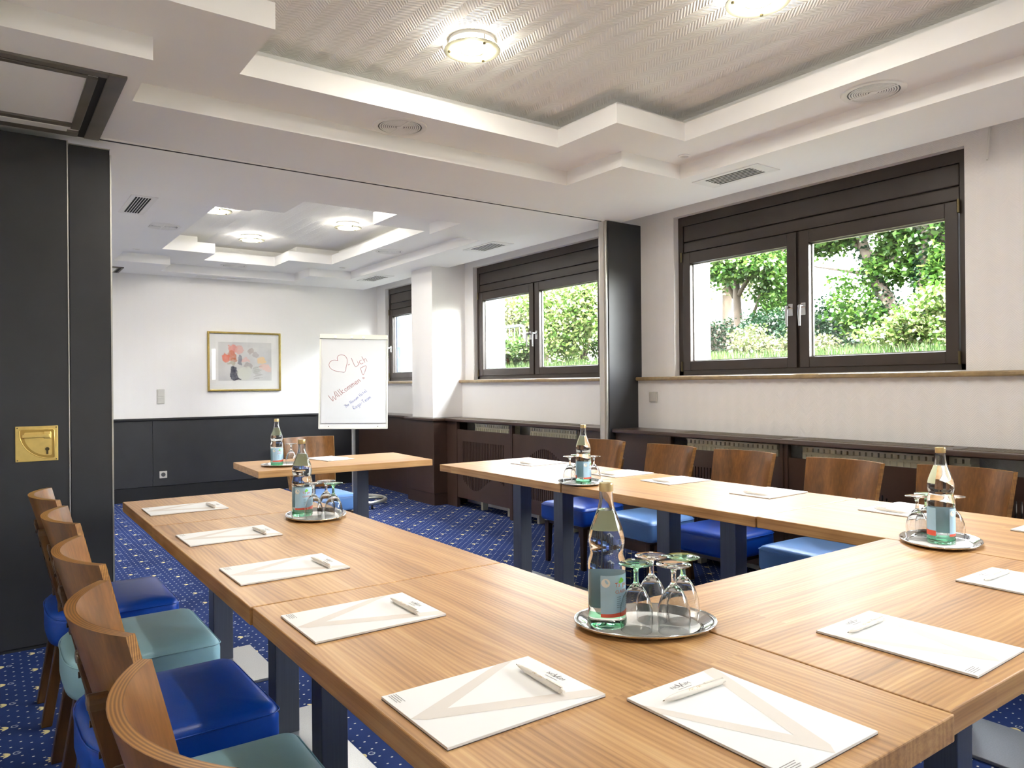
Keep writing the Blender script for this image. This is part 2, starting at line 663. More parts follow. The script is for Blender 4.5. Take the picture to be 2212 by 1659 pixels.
def thing(name, label, cat, loc=(0, 0, 0), rz=0.0, group=None):
    o = bpy.data.objects.new(name, None)
    C.objects.link(o)
    o.location = loc
    o.rotation_euler = (0, 0, rz)
    o.empty_display_size = 0.1
    return tag(o, label, cat, group)


def struct(o):
    o['kind'] = 'structure'
    return o


def stuff(o):
    o['kind'] = 'stuff'
    return o


def copy_thing(root, loc, rz, label, group=None):
    r = root.copy()
    C.objects.link(r)
    r.location = loc
    r.rotation_euler = (0, 0, rz)
    r['label'] = label
    if group:
        r['group'] = group
    for ch in list(root.children):
        c = ch.copy()
        C.objects.link(c)
        c.parent = r
        for g in list(ch.children):
            d = g.copy()
            C.objects.link(d)
            d.parent = c
    return r


def text_mesh(s, size, align='CENTER'):
    cu = bpy.data.curves.new('txt', 'FONT')
    cu.body = s
    cu.size = size
    cu.align_x = align
    cu.align_y = 'CENTER'
    cu.resolution_u = 3
    ob = bpy.data.objects.new('txt', cu)
    C.objects.link(ob)
    bpy.context.view_layer.update()
    dg = bpy.context.evaluated_depsgraph_get()
    me = bpy.data.meshes.new_from_object(ob.evaluated_get(dg))
    vs = [tuple(v.co) for v in me.vertices]
    fs = [tuple(p.vertices) for p in me.polygons]
    bpy.data.objects.remove(ob)
    bpy.data.curves.remove(cu)
    bpy.data.meshes.remove(me)
    return vs, fs


# ------------------------------------------------------------------ room measures
Z0, Z1, Z2, Z3 = 2.405, 2.490, 2.587, 2.662       # ceiling levels
XL, YB, YF = -0.66, -2.30, 8.62                    # left wall, wall behind the camera, far wall
XLOW, XUP, XOUT = 4.03, 4.07, 4.45                 # window wall below / above the sill, outer face
SILL = 1.250
LEDGE = 0.870
YP = 4.06                                          # partition line

# floor
o = MB().box(XL - 0.2, YB - 0.2, -0.12, XOUT, YF + 0.3, 0.0).build('floor', 'carpet')
struct(o)

# ceiling: stepped height field over both rooms -------------------------------------------------
def in_plus(x, y, X, Y):
    """stepped-corner outline given four X and four Y breaks"""
    if X[1] < x < X[2] and Y[0] < y < Y[3]:
        return True
    return X[0] < x < X[3] and Y[1] < y < Y[2]


near_lo = ((0.036, 0.512, 2.876, 3.352), (-1.90, -1.43, 2.96, 3.43))
near_up = ((0.390, 0.862, 2.545, 3.042), (-1.58, -1.12, 2.65, 3.11))
far_lo = ((1.00, 1.49, 2.89, 3.37), (4.68, 5.15, 7.82, 8.30))
far_up = ((1.35, 1.82, 2.535, 3.00), (4.98, 5.43, 7.45, 7.89))


def level(x, y):
    for lo, up in ((near_lo, near_up), (far_lo, far_up)):
        if in_plus(x, y, *up):
            return 2
        if in_plus(x, y, *lo):
            return 1
    return 0


xs = sorted({XL, 3.88, *near_lo[0], *near_up[0], *far_lo[0], *far_up[0]})
ys = sorted({YB, YF, *near_lo[1], *near_up[1], *far_lo[1], *far_up[1]})
cm = MB()
nx, ny = len(xs) - 1, len(ys) - 1
lv = [[level((xs[i] + xs[i + 1]) / 2, (ys[j] + ys[j + 1]) / 2) for j in range(ny)] for i in range(nx)]
zz = {0: Z0, 1: Z1}
for i in range(nx):
    for j in range(ny):
        if lv[i][j] < 2:
            z = zz[lv[i][j]]
            cm.add([(xs[i], ys[j], z), (xs[i + 1], ys[j], z), (xs[i + 1], ys[j + 1], z), (xs[i], ys[j + 1], z)], [(0, 3, 2, 1)])


def riser(mb, p, q, a, b):
    if a == b:
        return
    lo, hi = min(a, b), max(a, b)
    z_lo = zz[lo]
    z_hi = Z1 if hi == 1 else Z2
    mb.add([(*p, z_lo), (*q, z_lo), (*q, z_hi), (*p, z_hi)], [(0, 1, 2, 3)])


for i in range(nx - 1):
    for j in range(ny):
        riser(cm, (xs[i + 1], ys[j]), (xs[i + 1], ys[j + 1]), lv[i][j], lv[i + 1][j])
for i in range(nx):
    for j in range(ny - 1):
        riser(cm, (xs[i], ys[j + 1]), (xs[i + 1], ys[j + 1]), lv[i][j], lv[i][j + 1])
cm.add([(3.88, YB, Z0), (3.88, YF, Z0), (3.88, YF, 2.58), (3.88, YB, 2.58)], [(0, 1, 2, 3)])
for up in (near_up, far_up):          # back wall of the cove behind each free-standing lip
    X = (up[0][0] - 0.13, up[0][1] - 0.13, up[0][2] + 0.13, up[0][3] + 0.13)
    Y = (up[1][0] - 0.13, up[1][1] - 0.13, up[1][2] + 0.13, up[1][3] + 0.13)
    ring = [(X[1], Y[0]), (X[2], Y[0]), (X[2], Y[1]), (X[3], Y[1]), (X[3], Y[2]), (X[2], Y[2]),
            (X[2], Y[3]), (X[1], Y[3]), (X[1], Y[2]), (X[0], Y[2]), (X[0], Y[1]), (X[1], Y[1])]
    for k in range(12):
        p, q = ring[k], ring[(k + 1) % 12]
        cm.add([(*p, Z1), (*q, Z1), (*q, Z3), (*p, Z3)], [(0, 1, 2, 3)])
o = cm.build('ceiling', 'ceiling_paint', fix=False)
struct(o)
o = MB().box(XL - 0.2, YB - 0.2, Z3, XOUT + 0.25, YF + 0.3, Z3 + 0.2).build('ceiling', 'ceiling_paper')
struct(o)

# walls ---------------------------------------------------------------------------------------
W = MB()
W.box(XL - 0.2, YB - 0.2, 0, XL, YP + 0.11, Z3)
struct(W.build('wall_left', 'wallpaper'))
struct(MB().box(XL - 0.2, YP + 0.1, 0, 0.32, YF + 0.3, Z3).build('wall_left', 'wallpaper'))
struct(MB().box(XL, YB - 0.2, 0, XOUT, YB, Z3).build('wall_back', 'wallpaper'))
struct(MB().box(0.32, YF, 0, XOUT, YF + 0.3, Z3).build('wall_far', 'wallpaper'))
WZ0, WZ1 = 1.257, 2.400
wins = [(1.710, 3.660), (4.410, 6.360), (7.050, 8.390), (-1.450, 0.500)]
W = MB()
W.box(XLOW, YB, 0, XOUT, YF, SILL - 0.028)
W.box(XUP + 0.04, YB, SILL - 0.028, XOUT, YF, WZ0)
W.box(XUP, YB, WZ1, XOUT, YF, Z3)
edges = sorted(wins)
prev = YB
for a, b in edges:
    W.box(XUP, prev, SILL, XOUT, a, WZ1)
    prev = b
W.box(XUP, prev, SILL, XOUT, YF, WZ1)
struct(W.build('wall_right', 'wallpaper'))
o = MB().box(XOUT, YB - 0.2, -0.1, XOUT + 0.012, YF + 0.3, WZ0 - 0.02)
o.box(XOUT, YB - 0.2, WZ1, XOUT + 0.012, YF + 0.3, 2.85)
for a, b in ((YB - 0.2, -1.45), (0.5, 1.71), (3.66, 4.41), (6.36, 7.05), (8.39, YF + 0.3)):
    o.box(XOUT, a, WZ0 - 0.02, XOUT + 0.012, b, WZ1)
for a, b in wins:
    for yy, s in ((a, 1), (b, -1)):
        o.box(4.21, yy, WZ0, XOUT + 0.011, yy + s * 0.006, WZ1)
    o.box(4.21, a, WZ1 - 0.006, XOUT + 0.011, b, WZ1)
struct(o.build('wall_outer', 'stucco'))
# pillar between the second and third window
struct(MB().box(3.68, 6.52, LEDGE, XUP + 0.01, 6.96, Z0 + 0.05).build('wall_pillar', 'wallpaper', bevel=0.004))

# window sills
for (a, b) in ((-2.3, 3.975), (4.10, 6.519), (6.961, 8.62)):
    o = MB().box(3.985, a, SILL - 0.028, 4.14, b, SILL).build('trim_sill', 'sill_stone', bevel=0.008)
    struct(o)

# wainscot of the far wall: panels with a cap rail and a plinth
root = struct(bpy.data.objects.new('trim_wainscot', None))
C.objects.link(root)
wx = [0.33, 1.45, 3.30, 4.02]
for a, b in zip(wx, wx[1:]):
    MB().box(a + 0.001, YF - 0.022, 0.152, b - 0.001, YF - 0.001, LEDGE - 0.022).build('panel', 'black_panel', root, bevel=0.002)
MB().box(0.33, YF - 0.036, LEDGE - 0.022, 4.02, YF - 0.001, LEDGE + 0.006).build('cap_rail', 'black_base', root, bevel=0.008, seg=3)
struct(MB().box(0.33, YF - 0.014, 0.0, 4.02, YF - 0.001, 0.150).build('baseboard_far', 'black_base', bevel=0.002))

# ------------------------------------------------------------------ ledge and radiator covers along the windows
def ledge_piece(y0, y1, x0, grilles=()):
    r = struct(bpy.data.objects.new('trim_ledge', None))
    C.objects.link(r)
    MB().box(x0, y0, LEDGE - 0.028, XLOW - 0.001, y1, LEDGE).build('shelf_board', 'ledge_wood', r, bevel=0.006, seg=3)
    for (g0, g1) in grilles:
        g = MB()
        n = max(3, int((g1 - g0) / 0.02))
        for k in range(n):
            yy = g0 + (g1 - g0) * k / n
            g.box(x0 + 0.07, yy, LEDGE - 0.002, x0 + 0.22, yy + 0.012, LEDGE + 0.0025)
        g.box(x0 + 0.06, g0 - 0.01, LEDGE - 0.002, x0 + 0.072, g1 + 0.004, LEDGE + 0.003)
        g.box(x0 + 0.218, g0 - 0.01, LEDGE - 0.002, x0 + 0.23, g1 + 0.004, LEDGE + 0.003)
        stuff(g.build('vent_grille', 'grille', r))
    return r


ledge_piece(YB, 3.985, 3.750, ((2.62, 3.42), (1.74, 2.53), (0.88, 1.66)))
ledge_piece(4.10, 6.405, 3.750, ((5.38, 6.2), (4.45, 5.25)))
ledge_piece(6.405, 7.02, 3.610)
ledge_piece(7.02, YF - 0.037, 3.750)
# brown clad pillar foot
root = struct(bpy.data.objects.new('trim_pillar_cladding', None))
C.objects.link(root)
MB().box(3.632, 6.425, 0.12, XLOW - 0.002, 7.0, LEDGE - 0.028).build('panel', 'cover_wood', root, bevel=0.003)
MB().box(3.640, 6.432, 0.0, XLOW - 0.002, 6.995, 0.118).build('plinth', 'cover_wood', root, bevel=0.002)

XC = 3.785


def cover(y0, y1, wave, label):
    """slotted radiator cover panel hung between two posts; slots are real openings"""
    w = y1 - y0
    t = thing('radiator_cover', label, 'radiator cover', (XC, (y0 + y1) / 2, 0.0), 0, 'slotted radiator covers below the windows')
    zb, zt = 0.10, 0.765
    sb = MB()
    n = 27
    s0, s1 = -w / 2 + 0.09, w / 2 - 0.09
    step = (s1 - s0) / n
    sb.box(0, -w / 2, zb, 0.016, s0, zt)
    sb.box(0, s1, zb, 0.016, w / 2, zt)
    for k in range(n):
        a = s0 + k * step
        sb.box(0, a + step * 0.42, zb, 0.016, a + step, zt)
        u = (k + 0.5) / n
        c = math.sin(2 * PI * (u * 1.0 + 0.05))
        if wave == 'bottom':
            lo, hi = 0.26 + 0.07 * c, 0.655
        else:
            lo, hi = 0.22, 0.60 + 0.06 * -math.cos(2 * PI * u)
        sb.box(0, a, zb, 0.016, a + step * 0.42, lo)
        sb.box(0, a, hi, 0.016, a + step * 0.42, zt)
    sb.build('panel', 'cover_wood', t)
    for yy in (-w / 2 - 0.022, w / 2 + 0.002):
        MB().box(-0.006, yy, 0.0, 0.03, yy + 0.02, LEDGE - 0.03).build('post', 'cover_wood', t, bevel=0.002)
    return t


def radiator(y0, y1, label):
    t = thing('radiator', label, 'radiator', (3.90, (y0 + y1) / 2, 0.0), 0, 'cream panel radiators behind the covers')
    w = y1 - y0
    MB().box(-0.05, -w / 2, 0.14, 0.05, w / 2, 0.80).build('body', 'radiator', t, bevel=0.006)
    g = MB()
    n = int(w / 0.034)
    for k in range(n):
        yy = -w / 2 + w * k / n
        g.box(-0.056, yy + 0.006, 0.16, -0.049, yy + 0.026, 0.785)
    stuff(g.build('fins', 'radiator', t))
    g = MB()
    for k in range(n):
        yy = -w / 2 + w * k / n
        g.box(-0.052, yy + 0.004, 0.800, 0.052, yy + 0.028, 0.822)
    g.box(-0.056, -w / 2, 0.822, 0.056, w / 2, 0.830)
    stuff(g.build('top_grille', 'radiator', t))
    for yy in (-w / 2 + 0.08, w / 2 - 0.08):
        MB().box(-0.03, yy - 0.015, 0.0, 0.03, yy + 0.015, 0.14).build('foot', 'radiator', t)
    return t


cover(5.335, 6.225, 'bottom', 'slotted brown cover beside the clad pillar, wave along the bottom of its slots')
cover(4.405, 5.290, 'top', 'slotted brown radiator cover beyond the black post, right of the one by the pillar')
cover(2.600, 3.440, 'bottom', 'slotted radiator cover nearest the black post, behind the right-hand chairs')
cover(1.740, 2.545, 'top', 'slotted radiator cover in the middle behind the right-hand chairs')
cover(0.880, 1.680, 'bottom', 'slotted radiator cover at the right edge behind the nearest right-hand chair')
radiator(5.40, 6.00, 'cream radiator peeping over the cover beside the clad pillar')
radiator(4.50, 5.12, 'cream radiator peeping over the cover just beyond the black post')
radiator(2.66, 3.36, 'cream radiator under the ledge nearest the black post, behind the chairs')
radiator(1.60, 2.50, 'cream radiator under the ledge behind the second bottle from the right')
# dark back boards that close the gaps between covers
r = MB()
for a, b in ((3.46, 3.985), (2.567, 2.58), (1.70, 1.718), (YB, 0.858), (4.10, 4.383), (6.247, 6.425), (7.0, YF - 0.04)):
    r.box(XC + 0.002, a, 0.0, XC + 0.03, b, LEDGE - 0.03)
struct(r.build('trim_boards', 'cover_wood'))

# ------------------------------------------------------------------ partition: post, track, panels
root = struct(bpy.data.objects.new('trim_post', None))
C.objects.link(root)
MB().box(3.735, 3.990, 0, XUP + 0.02, 4.090, Z0 - 0.004).build('post_body', 'black_panel', root, bevel=0.003)
MB().box(3.722, 4.000, 0.0, 3.736, 4.082, Z0 - 0.004).build('end_profile', 'aluminium', root, bevel=0.002)
MB().box(3.712, 4.020, 0.0, 3.724, 4.062, Z0 - 0.004).build('seal', 'plastic_grey', root, bevel=0.002)
root = struct(bpy.data.objects.new('trim_track', None))
C.objects.link(root)
MB().box(0.46, 4.012, Z0 - 0.006, 3.72, 4.024, Z0 + 0.004).build('rail', 'plastic_white', root, bevel=0.001)
MB().box(0.46, 4.046, Z0 - 0.006, 3.72, 4.060, Z0 + 0.004).build('rail', 'plastic_white', root, bevel=0.001)
MB().box(0.46, 4.023, Z0 - 0.005, 3.72, 4.047, Z0 + 0.004).build('slot', 'dark_slot', root)
# parking loop of the track at the left
root = struct(bpy.data.objects.new('trim_track', None))
C.objects.link(root)
for a in ((0.394, 3.172, 0.458, 4.044), (0.330, 3.245, 0.366, 3.930), (-0.6, 3.172, 0.394, 3.212), (-0.6, 3.224, 0.330, 3.252),
          (-0.6, 3.865, 0.330, 3.905), (-0.6, 3.975, 0.366, 4.040)):
    MB().box(a[0], a[1], Z0 - 0.010, a[2], a[3], Z0 + 0.002).build('rail', 'grey_track', root, bevel=0.002)
for a in ((0.366, 3.212, 0.394, 4.044), (-0.6, 3.212, 0.366, 3.224)):
    MB().box(a[0], a[1], Z0 - 0.006, a[2], a[3], Z0 + 0.002).build('slot', 'dark_slot', root)
MB().box(-0.6, 3.908, Z0 - 0.012, 0.318, 3.972, Z0 - 0.002).build('light_strip', 'plastic_white', root, bevel=0.002)

t = thing('partition_panel', 'wide black folding partition panel with square brass handle plate', 'partition panel', (-0.10, YP, 0.0))
MB().box(-0.555, 0, 0.015, 0.424, 0.07, 2.378).build('panel_face', 'black_panel', t, bevel=0.003)
MB().box(0.424, -0.003, 0.015, 0.429, 0.073, 2.378).build('edge_strip', 'aluminium', t)
MB().box(-0.555, 0.006, 0.0, 0.424, 0.064, 0.02).build('floor_seal', 'rubber', t)
# recessed brass handle plate
hp = MB()
cx, cz, hw, hh = 0.296, 0.949, 0.0835, 0.0815
pl = hp.box(cx - hw, -0.004, cz - hh, cx + hw, 0.0, cz + hh).build('handle_plate', 'brass', t, bevel=0.0015)
qd = []
x1, zt = cx + 0.068, cz + 0.066
for k in range(17):
    a = PI / 2 * k / 16
    qd.append((x1 - 0.014 - 0.122 * math.cos(a), zt - 0.014 - 0.122 * math.sin(a)))
outline = [(cx - 0.068, zt - 0.006), (cx - 0.062, zt)] + [(x1 - 0.006, zt), (x1, zt - 0.006)] + [(x1, cz - 0.064), (x1 - 0.006, cz - 0.070)] + qd[::-1][1:]
rim = MB()
pts = [(p[0], -0.0048, p[1]) for p in outline]
rim.tube(pts + [pts[0]], 0.0022, 6, cap=False)
rim.build('rim', 'brass', pl, smooth=True)
dish = MB()
dish.add([(p[0], -0.0046, p[1]) for p in outline], [tuple(range(len(outline)))])
dish.build('dish', 'brass_dark', pl)
inn = [((p[0] - cx - 0.01) * 0.80 + cx + 0.012, -0.0052, (p[1] - cz) * 0.80 + cz) for p in outline]
MB().add(inn, [tuple(range(len(inn)))]).build('dish', 'brass', pl)
MB().box(cx - 0.058, -0.016, cz + 0.028, cx + 0.050, -0.006, cz + 0.044).build('lever', 'brass', pl, bevel=0.003)
MB().box(cx + 0.026, -0.012, cz + 0.022, cx + 0.056, -0.004, cz + 0.056).build('lever_hub', 'brass', pl, bevel=0.004)
k = MB().tube([(cx + 0.040, -0.004, cz - 0.026), (cx + 0.040, -0.011, cz - 0.026)], 0.0085, 16)
k.box(cx + 0.036, -0.010, cz - 0.050, cx + 0.044, -0.004, cz - 0.028)
k.build('lock_cylinder', 'screw', pl)
for a in (-1, 1):
    for b in (-1, 1):
        MB().tube([(cx + a * 0.076, -0.0035, cz + b * 0.074), (cx + a * 0.076, -0.0055, cz + b * 0.074)], 0.003, 10).build('screw', 'screw', pl)

t = thing('partition_panel', 'narrow plain black folding partition panel standing right of the brass handle', 'partition panel', (0.42, YP, 0.0))
MB().box(-0.088, 0, 0.015, 0.084, 0.07, 2.362).build('panel_face', 'black_panel', t, bevel=0.003)
MB().box(0.084, -0.002, 0.015, 0.091, 0.072, 2.34).build('edge_strip', 'aluminium', t)
MB().box(-0.091, -0.003, 2.362, 0.086, 0.072, 2.367).build('top_strip', 'aluminium', t)
MB().box(-0.088, 0.006, 0.0, 0.084, 0.064, 0.02).build('floor_seal', 'rubber', t)

# ------------------------------------------------------------------ windows
def window(n, y0, y1, split=True):
    root = struct(bpy.data.objects.new('window_%d' % n, None))
    C.objects.link(root)
    x0 = 4.118
    f = MB()
    f.box(x0, y0, WZ0, 4.20, y0 + 0.045, WZ1)
    f.box(x0, y1 - 0.045, WZ0, 4.20, y1, WZ1)
    f.box(x0, y0, WZ0, 4.20, y1, WZ0 + 0.036)
    f.box(x0, y0 + 0.04, WZ1 - 0.066, 4.20, y1 - 0.04, WZ1)
    f.box(4.14, y0 + 0.04, 2.12, 4.20, y1 - 0.04, WZ1 - 0.05)
    if split:
        ym = (y0 + y1) / 2 + 0.003
        f.box(4.13, ym - 0.03, WZ0, 4.20, ym + 0.03, 2.14)
    f.build('frame', 'window_frame', root, bevel=0.003)
    for za, zb in ((2.219, 2.331), (2.142, 2.213)):
        MB().box(x0 + 0.004, y0 + 0.048, za, 4.15, y1 - 0.048, zb).build('shutter_box_board', 'window_frame', root, bevel=0.005)
    spans = [(y0 + 0.049, ym - 0.010), (ym + 0.010, y1 - 0.049)] if split else [(y0 + 0.049, y1 - 0.049)]
    for i, (a, b) in enumerate(spans):
        s = MB()
        xs0, xs1 = 4.108, 4.165
        za, zb = WZ0 + 0.034, 2.136
        st = 0.066
        rt, rb = 0.080, 0.066
        s.box(xs0, a, za, xs1, a + st, zb)
        s.box(xs0, b - st, za, xs1, b, zb)
        s.box(xs0 + 0.001, a + st, za, xs1, b - st, za + rb)
        s.box(xs0 + 0.001, a + st, zb - rt, xs1, b - st, zb)
        so_ = s.build('sash', 'window_frame', root, bevel=0.004)
        MB().box(4.138, a + st - 0.006, za + rb - 0.006, 4.142, b - st + 0.006, zb - rt + 0.006).build('pane', 'pane_glass', so_)
        sp = MB()
        ga, gb, gz, gt = a + st, b - st, za + rb, zb - rt
        for q in ((ga, gz, ga + 0.008, gt), (gb - 0.008, gz, gb, gt), (ga, gz, gb, gz + 0.008), (ga, gt - 0.008, gb, gt)):
            sp.box(4.143, q[0], q[1], 4.153, q[2], q[3])
        sp.build('spacer_bar', 'aluminium', so_)
        # handle
        hy = b - 0.034 if i == 0 else a + 0.034
        h = MB()
        h.box(4.098, hy - 0.016, 1.615, 4.110, hy + 0.016, 1.690)
        h.tube([(4.10, hy, 1.668), (4.056, hy, 1.668)], 0.009, 10)
        h.tube([(4.058, hy, 1.672), (4.054, hy, 1.62), (4.058, hy, 1.548)], [0.010, 0.0095, 0.007], 10)
        h.build('handle', 'chrome', so_, smooth='angle')
        hg = b - 0.006 if i == (1 if split else 0) else a + 0.006
        for zc in (za + 0.03, zb - 0.03):
            hh_ = MB().tube([(4.100, hg + (0.012 if hg > (a + b) / 2 else -0.012), zc - 0.035),
                             (4.100, hg + (0.012 if hg > (a + b) / 2 else -0.012), zc + 0.035)], 0.008, 10)
            hh_.build('hinge', 'screw', so_, smooth='angle')
    for yy in (y0 + 0.006, y1 - 0.030):
        MB().box(4.212, yy, WZ0, 4.262, yy + 0.024, WZ1).build('shutter_rail', 'rail_blue', root, bevel=0.002)
    return root


for i, (a, b) in enumerate(wins):
    window(i + 1, a, b, split=(i != 2))

# ------------------------------------------------------------------ ceiling fittings
def lamp(x, y, label, watts=LAMP_W):
    t = thing('ceiling_lamp', label, 'ceiling lamp', (x, y, Z3), 0, 'round glass-ring ceiling lamps')
    MB().lathe([(0.098, 0.0), (0.098, -0.012), (0.086, -0.016), (0.066, -0.016), (0.064, -0.002)], 40).build('housing', 'plastic_white', t, smooth='angle')
    MB().lathe([(0.064, -0.002), (0.062, -0.012), (0.030, -0.006), (0.006, -0.004)], 40).build('reflector', 'chrome', t, smooth=True)
    tb = MB()
    n = 40
    tb.tube([(0.078 * math.cos(2 * PI * k / n), 0.078 * math.sin(2 * PI * k / n), -0.026) for k in range(n + 1)], 0.0085, 8, cap=False)
    tb.build('lamp_tube', 'lamp_tube', t, smooth=True)
    MB().lathe([(0.052, -0.040), (0.052, -0.047), (0.117, -0.047), (0.119, -0.0435), (0.117, -0.040)], 48, closed=True).build('glass_ring', 'lamp_glass', t, smooth='angle')
    for k in range(3):
        a = 2 * PI * k / 3 + 0.5
        px, py = 0.097 * math.cos(a), 0.097 * math.sin(a)
        MB().tube([(px, py, -0.012), (px, py, -0.049)], 0.0028, 8).tube([(px, py, -0.047), (px, py, -0.053)], 0.006, 10).build('screw', 'screw', t)
    ld = bpy.data.lights.new('bulb', 'AREA')
    ld.shape = 'DISK'
    ld.size = 0.10
    ld.energy = watts
    ld.color = (1.0, 0.955, 0.88)
    lo = bpy.data.objects.new('bulb', ld)
    C.objects.link(lo)
    lo.parent = t
    lo.location = (0, 0, -0.052)
    return t


lamp(1.690, 2.630, 'round glass-ring lamp in the middle of the near ceiling recess')
lamp(2.350, 1.690, 'round glass-ring lamp cut by the top edge of the photo')
lamp(1.000, 1.690, 'round glass-ring lamp on the left side of the near recess, above the left chairs')
lamp(1.680, 0.400, 'round glass-ring lamp above the front table, nearest the camera')
lamp(1.530, 6.200, 'left of the three round lamps in the far room recess', 1.15 * LAMP_W)
lamp(2.660, 6.220, 'right of the three round lamps in the far room recess', 1.15 * LAMP_W)
lamp(2.110, 7.250, 'middle lamp of the far recess, farthest back', 1.15 * LAMP_W)
lamp(2.090, 5.200, 'round lamp hidden by the near edge of the far recess', 1.15 * LAMP_W)


def round_vent(x, y, label):
    t = thing('round_vent', label, 'air vent', (x, y, Z1), 0, 'round ring vents in the ceiling')
    MB().lathe([(0.135, 0.0), (0.132, -0.005), (0.112, -0.006), (0.108, -0.003), (0.108, 0.0)], 48).build('flange', 'white_paint', t, smooth='angle')
    MB().lathe([(0.108, -0.0015), (0.0005, -0.0015)], 48).build('backing', 'socket_dark', t)
    for r in (0.098, 0.087, 0.077, 0.067, 0.057, 0.047, 0.037, 0.027):
        MB().lathe([(r + 0.0038, -0.0014), (r + 0.0028, -0.0042), (r - 0.0020, -0.0042), (r - 0.0038, -0.0014)], 40).build('ring', 'white_paint', t, smooth='angle')
    MB().lathe([(0.019, -0.0014), (0.017, -0.005), (0.0004, -0.006)], 32).build('cap', 'white_paint', t, smooth='angle')
    MB().box(-0.006, -0.108, -0.0048, 0.006, 0.108, -0.0025).build('bridge', 'white_paint', t)
    return t


round_vent(1.690, 3.300, 'round white ring vent in the ceiling step nearest the partition track')
round_vent(3.225, 1.725, 'round white ring vent in the ceiling step above the large right window')
round_vent(1.165, 6.400, 'round white ring vent at the left of the far ceiling recess')
round_vent(2.165, 8.080, 'round white ring vent in the far ceiling above the framed picture')
round_vent(3.175, 6.440, 'round white ring vent in the far ceiling near the pillar')


def spot(x, y, label):
    t = thing('ceiling_spot', label, 'spotlight', (x, y, Z1), 0, 'small recessed spotlights')
    MB().lathe([(0.036, 0.0), (0.035, -0.005), (0.026, -0.007), (0.024, -0.002)], 32).build('bezel', 'plastic_white', t, smooth='angle')
    MB().lathe([(0.024, -0.002), (0.0004, -0.001)], 32).build('reflector', 'plastic_grey', t)
    return t


spot(3.235, 2.825, 'small round spotlight in the near ceiling step above the large window')
spot(1.160, 7.580, 'small round spotlight at the left of the far ceiling')
spot(3.180, 7.590, 'small round spotlight in the far ceiling close to the flip chart')


def slot_vent(x0, x1, y0, y1, label, mg=0.07):
    t = thing('ceiling_vent', label, 'air vent', ((x0 + x1) / 2, (y0 + y1) / 2, Z0), 0, 'rectangular slotted ceiling vents')
    w, h = (x1 - x0) / 2, (y1 - y0) / 2
    f = MB()
    b = 0.030
    f.box(-w, -h, -0.005, -w + b, h, 0.004).box(w - b, -h, -0.005, w, h, 0.004)
    f.box(-w + b, -h, -0.005, w - b, -h + mg, 0.004).box(-w + b, h - mg, -0.005, w - b, h, 0.004)
    f.build('frame', 'white_paint', t, bevel=0.002)
    MB().box(-w + b, -h + mg, -0.0025, w - b, h - mg, 0.003).build('backing', 'dark_slot', t)
    n = 6
    ww = 2 * (w - b)
    for k in range(n):
        xx = -w + b + ww * k / n
        MB().box(xx + ww / n * 0.78, -h + mg, -0.0046, xx + ww / n * 0.99, h - mg, -0.002).build('slat', 'white_paint', t)
    return t


slot_vent(3.455, 3.665, 2.50, 2.96, 'slotted white ceiling vent above the large right window')
slot_vent(0.750, 0.905, 5.09, 5.65, 'slotted white ceiling vent beside the black partition panels', 0.035)
slot_vent(3.475, 3.690, 5.11, 5.59, 'slotted white ceiling vent above the middle window')
slot_vent(3.465, 3.675, 7.34, 7.87, 'slotted white ceiling vent at the far end, left of the pillar')
t = thing('access_panel', 'flat white access panel in the ceiling above the framed picture', 'access panel', (2.16, 8.46, Z0))
MB().box(-0.28, -0.045, -0.008, 0.28, 0.045, 0.003).build('cover', 'white_paint', t, bevel=0.002)
MB().box(-0.25, -0.022, -0.0095, 0.25, 0.022, -0.007).build('inset', 'ceiling_paint', t)
t = thing('ceiling_hatch', 'small white hatch with a dark slot in the far left ceiling corner', 'ceiling hatch', (1.02, 8.42, Z0))
MB().box(-0.16, -0.20, -0.010, 0.12, 0.17, 0.003).build('cover', 'grey_track', t, bevel=0.002)
MB().box(-0.16, -0.16, -0.0125, 0.06, 0.13, -0.009).build('inset', 'ceiling_paint', t)
MB().box(0.075, -0.18, -0.0125, 0.10, 0.15, -0.009).build('slot', 'dark_slot', t)
# small sensor by the near lamp and loose cable over the large window
t = thing('ceiling_sensor', 'tiny white sensor beside the near ceiling lamp', 'sensor', (1.625, 2.745, Z3))
MB().lathe([(0.016, 0), (0.016, -0.006), (0.008, -0.016), (0.0004, -0.018)], 20).build('dome', 'plastic_white', t, smooth='angle')
MB().box(0.020, -0.052, -0.003, 0.044, -0.040, 0.001).build('tag', 'switch_grey', t)
t = thing('wall_cable', 'short white cable end hanging from the ceiling gap right of the large window', 'cable', (4.058, 1.60, 2.30))
MB().tube([(0.0, 0, 0.0), (-0.002, -0.004, 0.05), (0.0, -0.01, 0.12), (0.006, -0.012, 0.16)], 0.006, 8).build('sleeve', 'plastic_white', t, smooth=True)
MB().tube([(0, 0, -0.004), (0, 0, 0.002)], 0.0035, 8).build('core', 'switch_grey', t)

# ------------------------------------------------------------------ wall fittings
def switch(loc, rz, label, rockers=2):
    t = thing('light_switch', label, 'light switch', loc, rz)
    h = 0.078 * rockers
    MB().box(-0.039, -0.009, -h / 2, 0.039, 0, h / 2).build('surround', 'switch_grey', t, bevel=0.002)
    for k in range(rockers):
        zc = -h / 2 + 0.078 * (k + 0.5)
        MB().box(-0.031, -0.014, zc - 0.033, 0.031, -0.008, zc + 0.033).build('rocker', 'switch_grey', t, bevel=0.002)
    return t


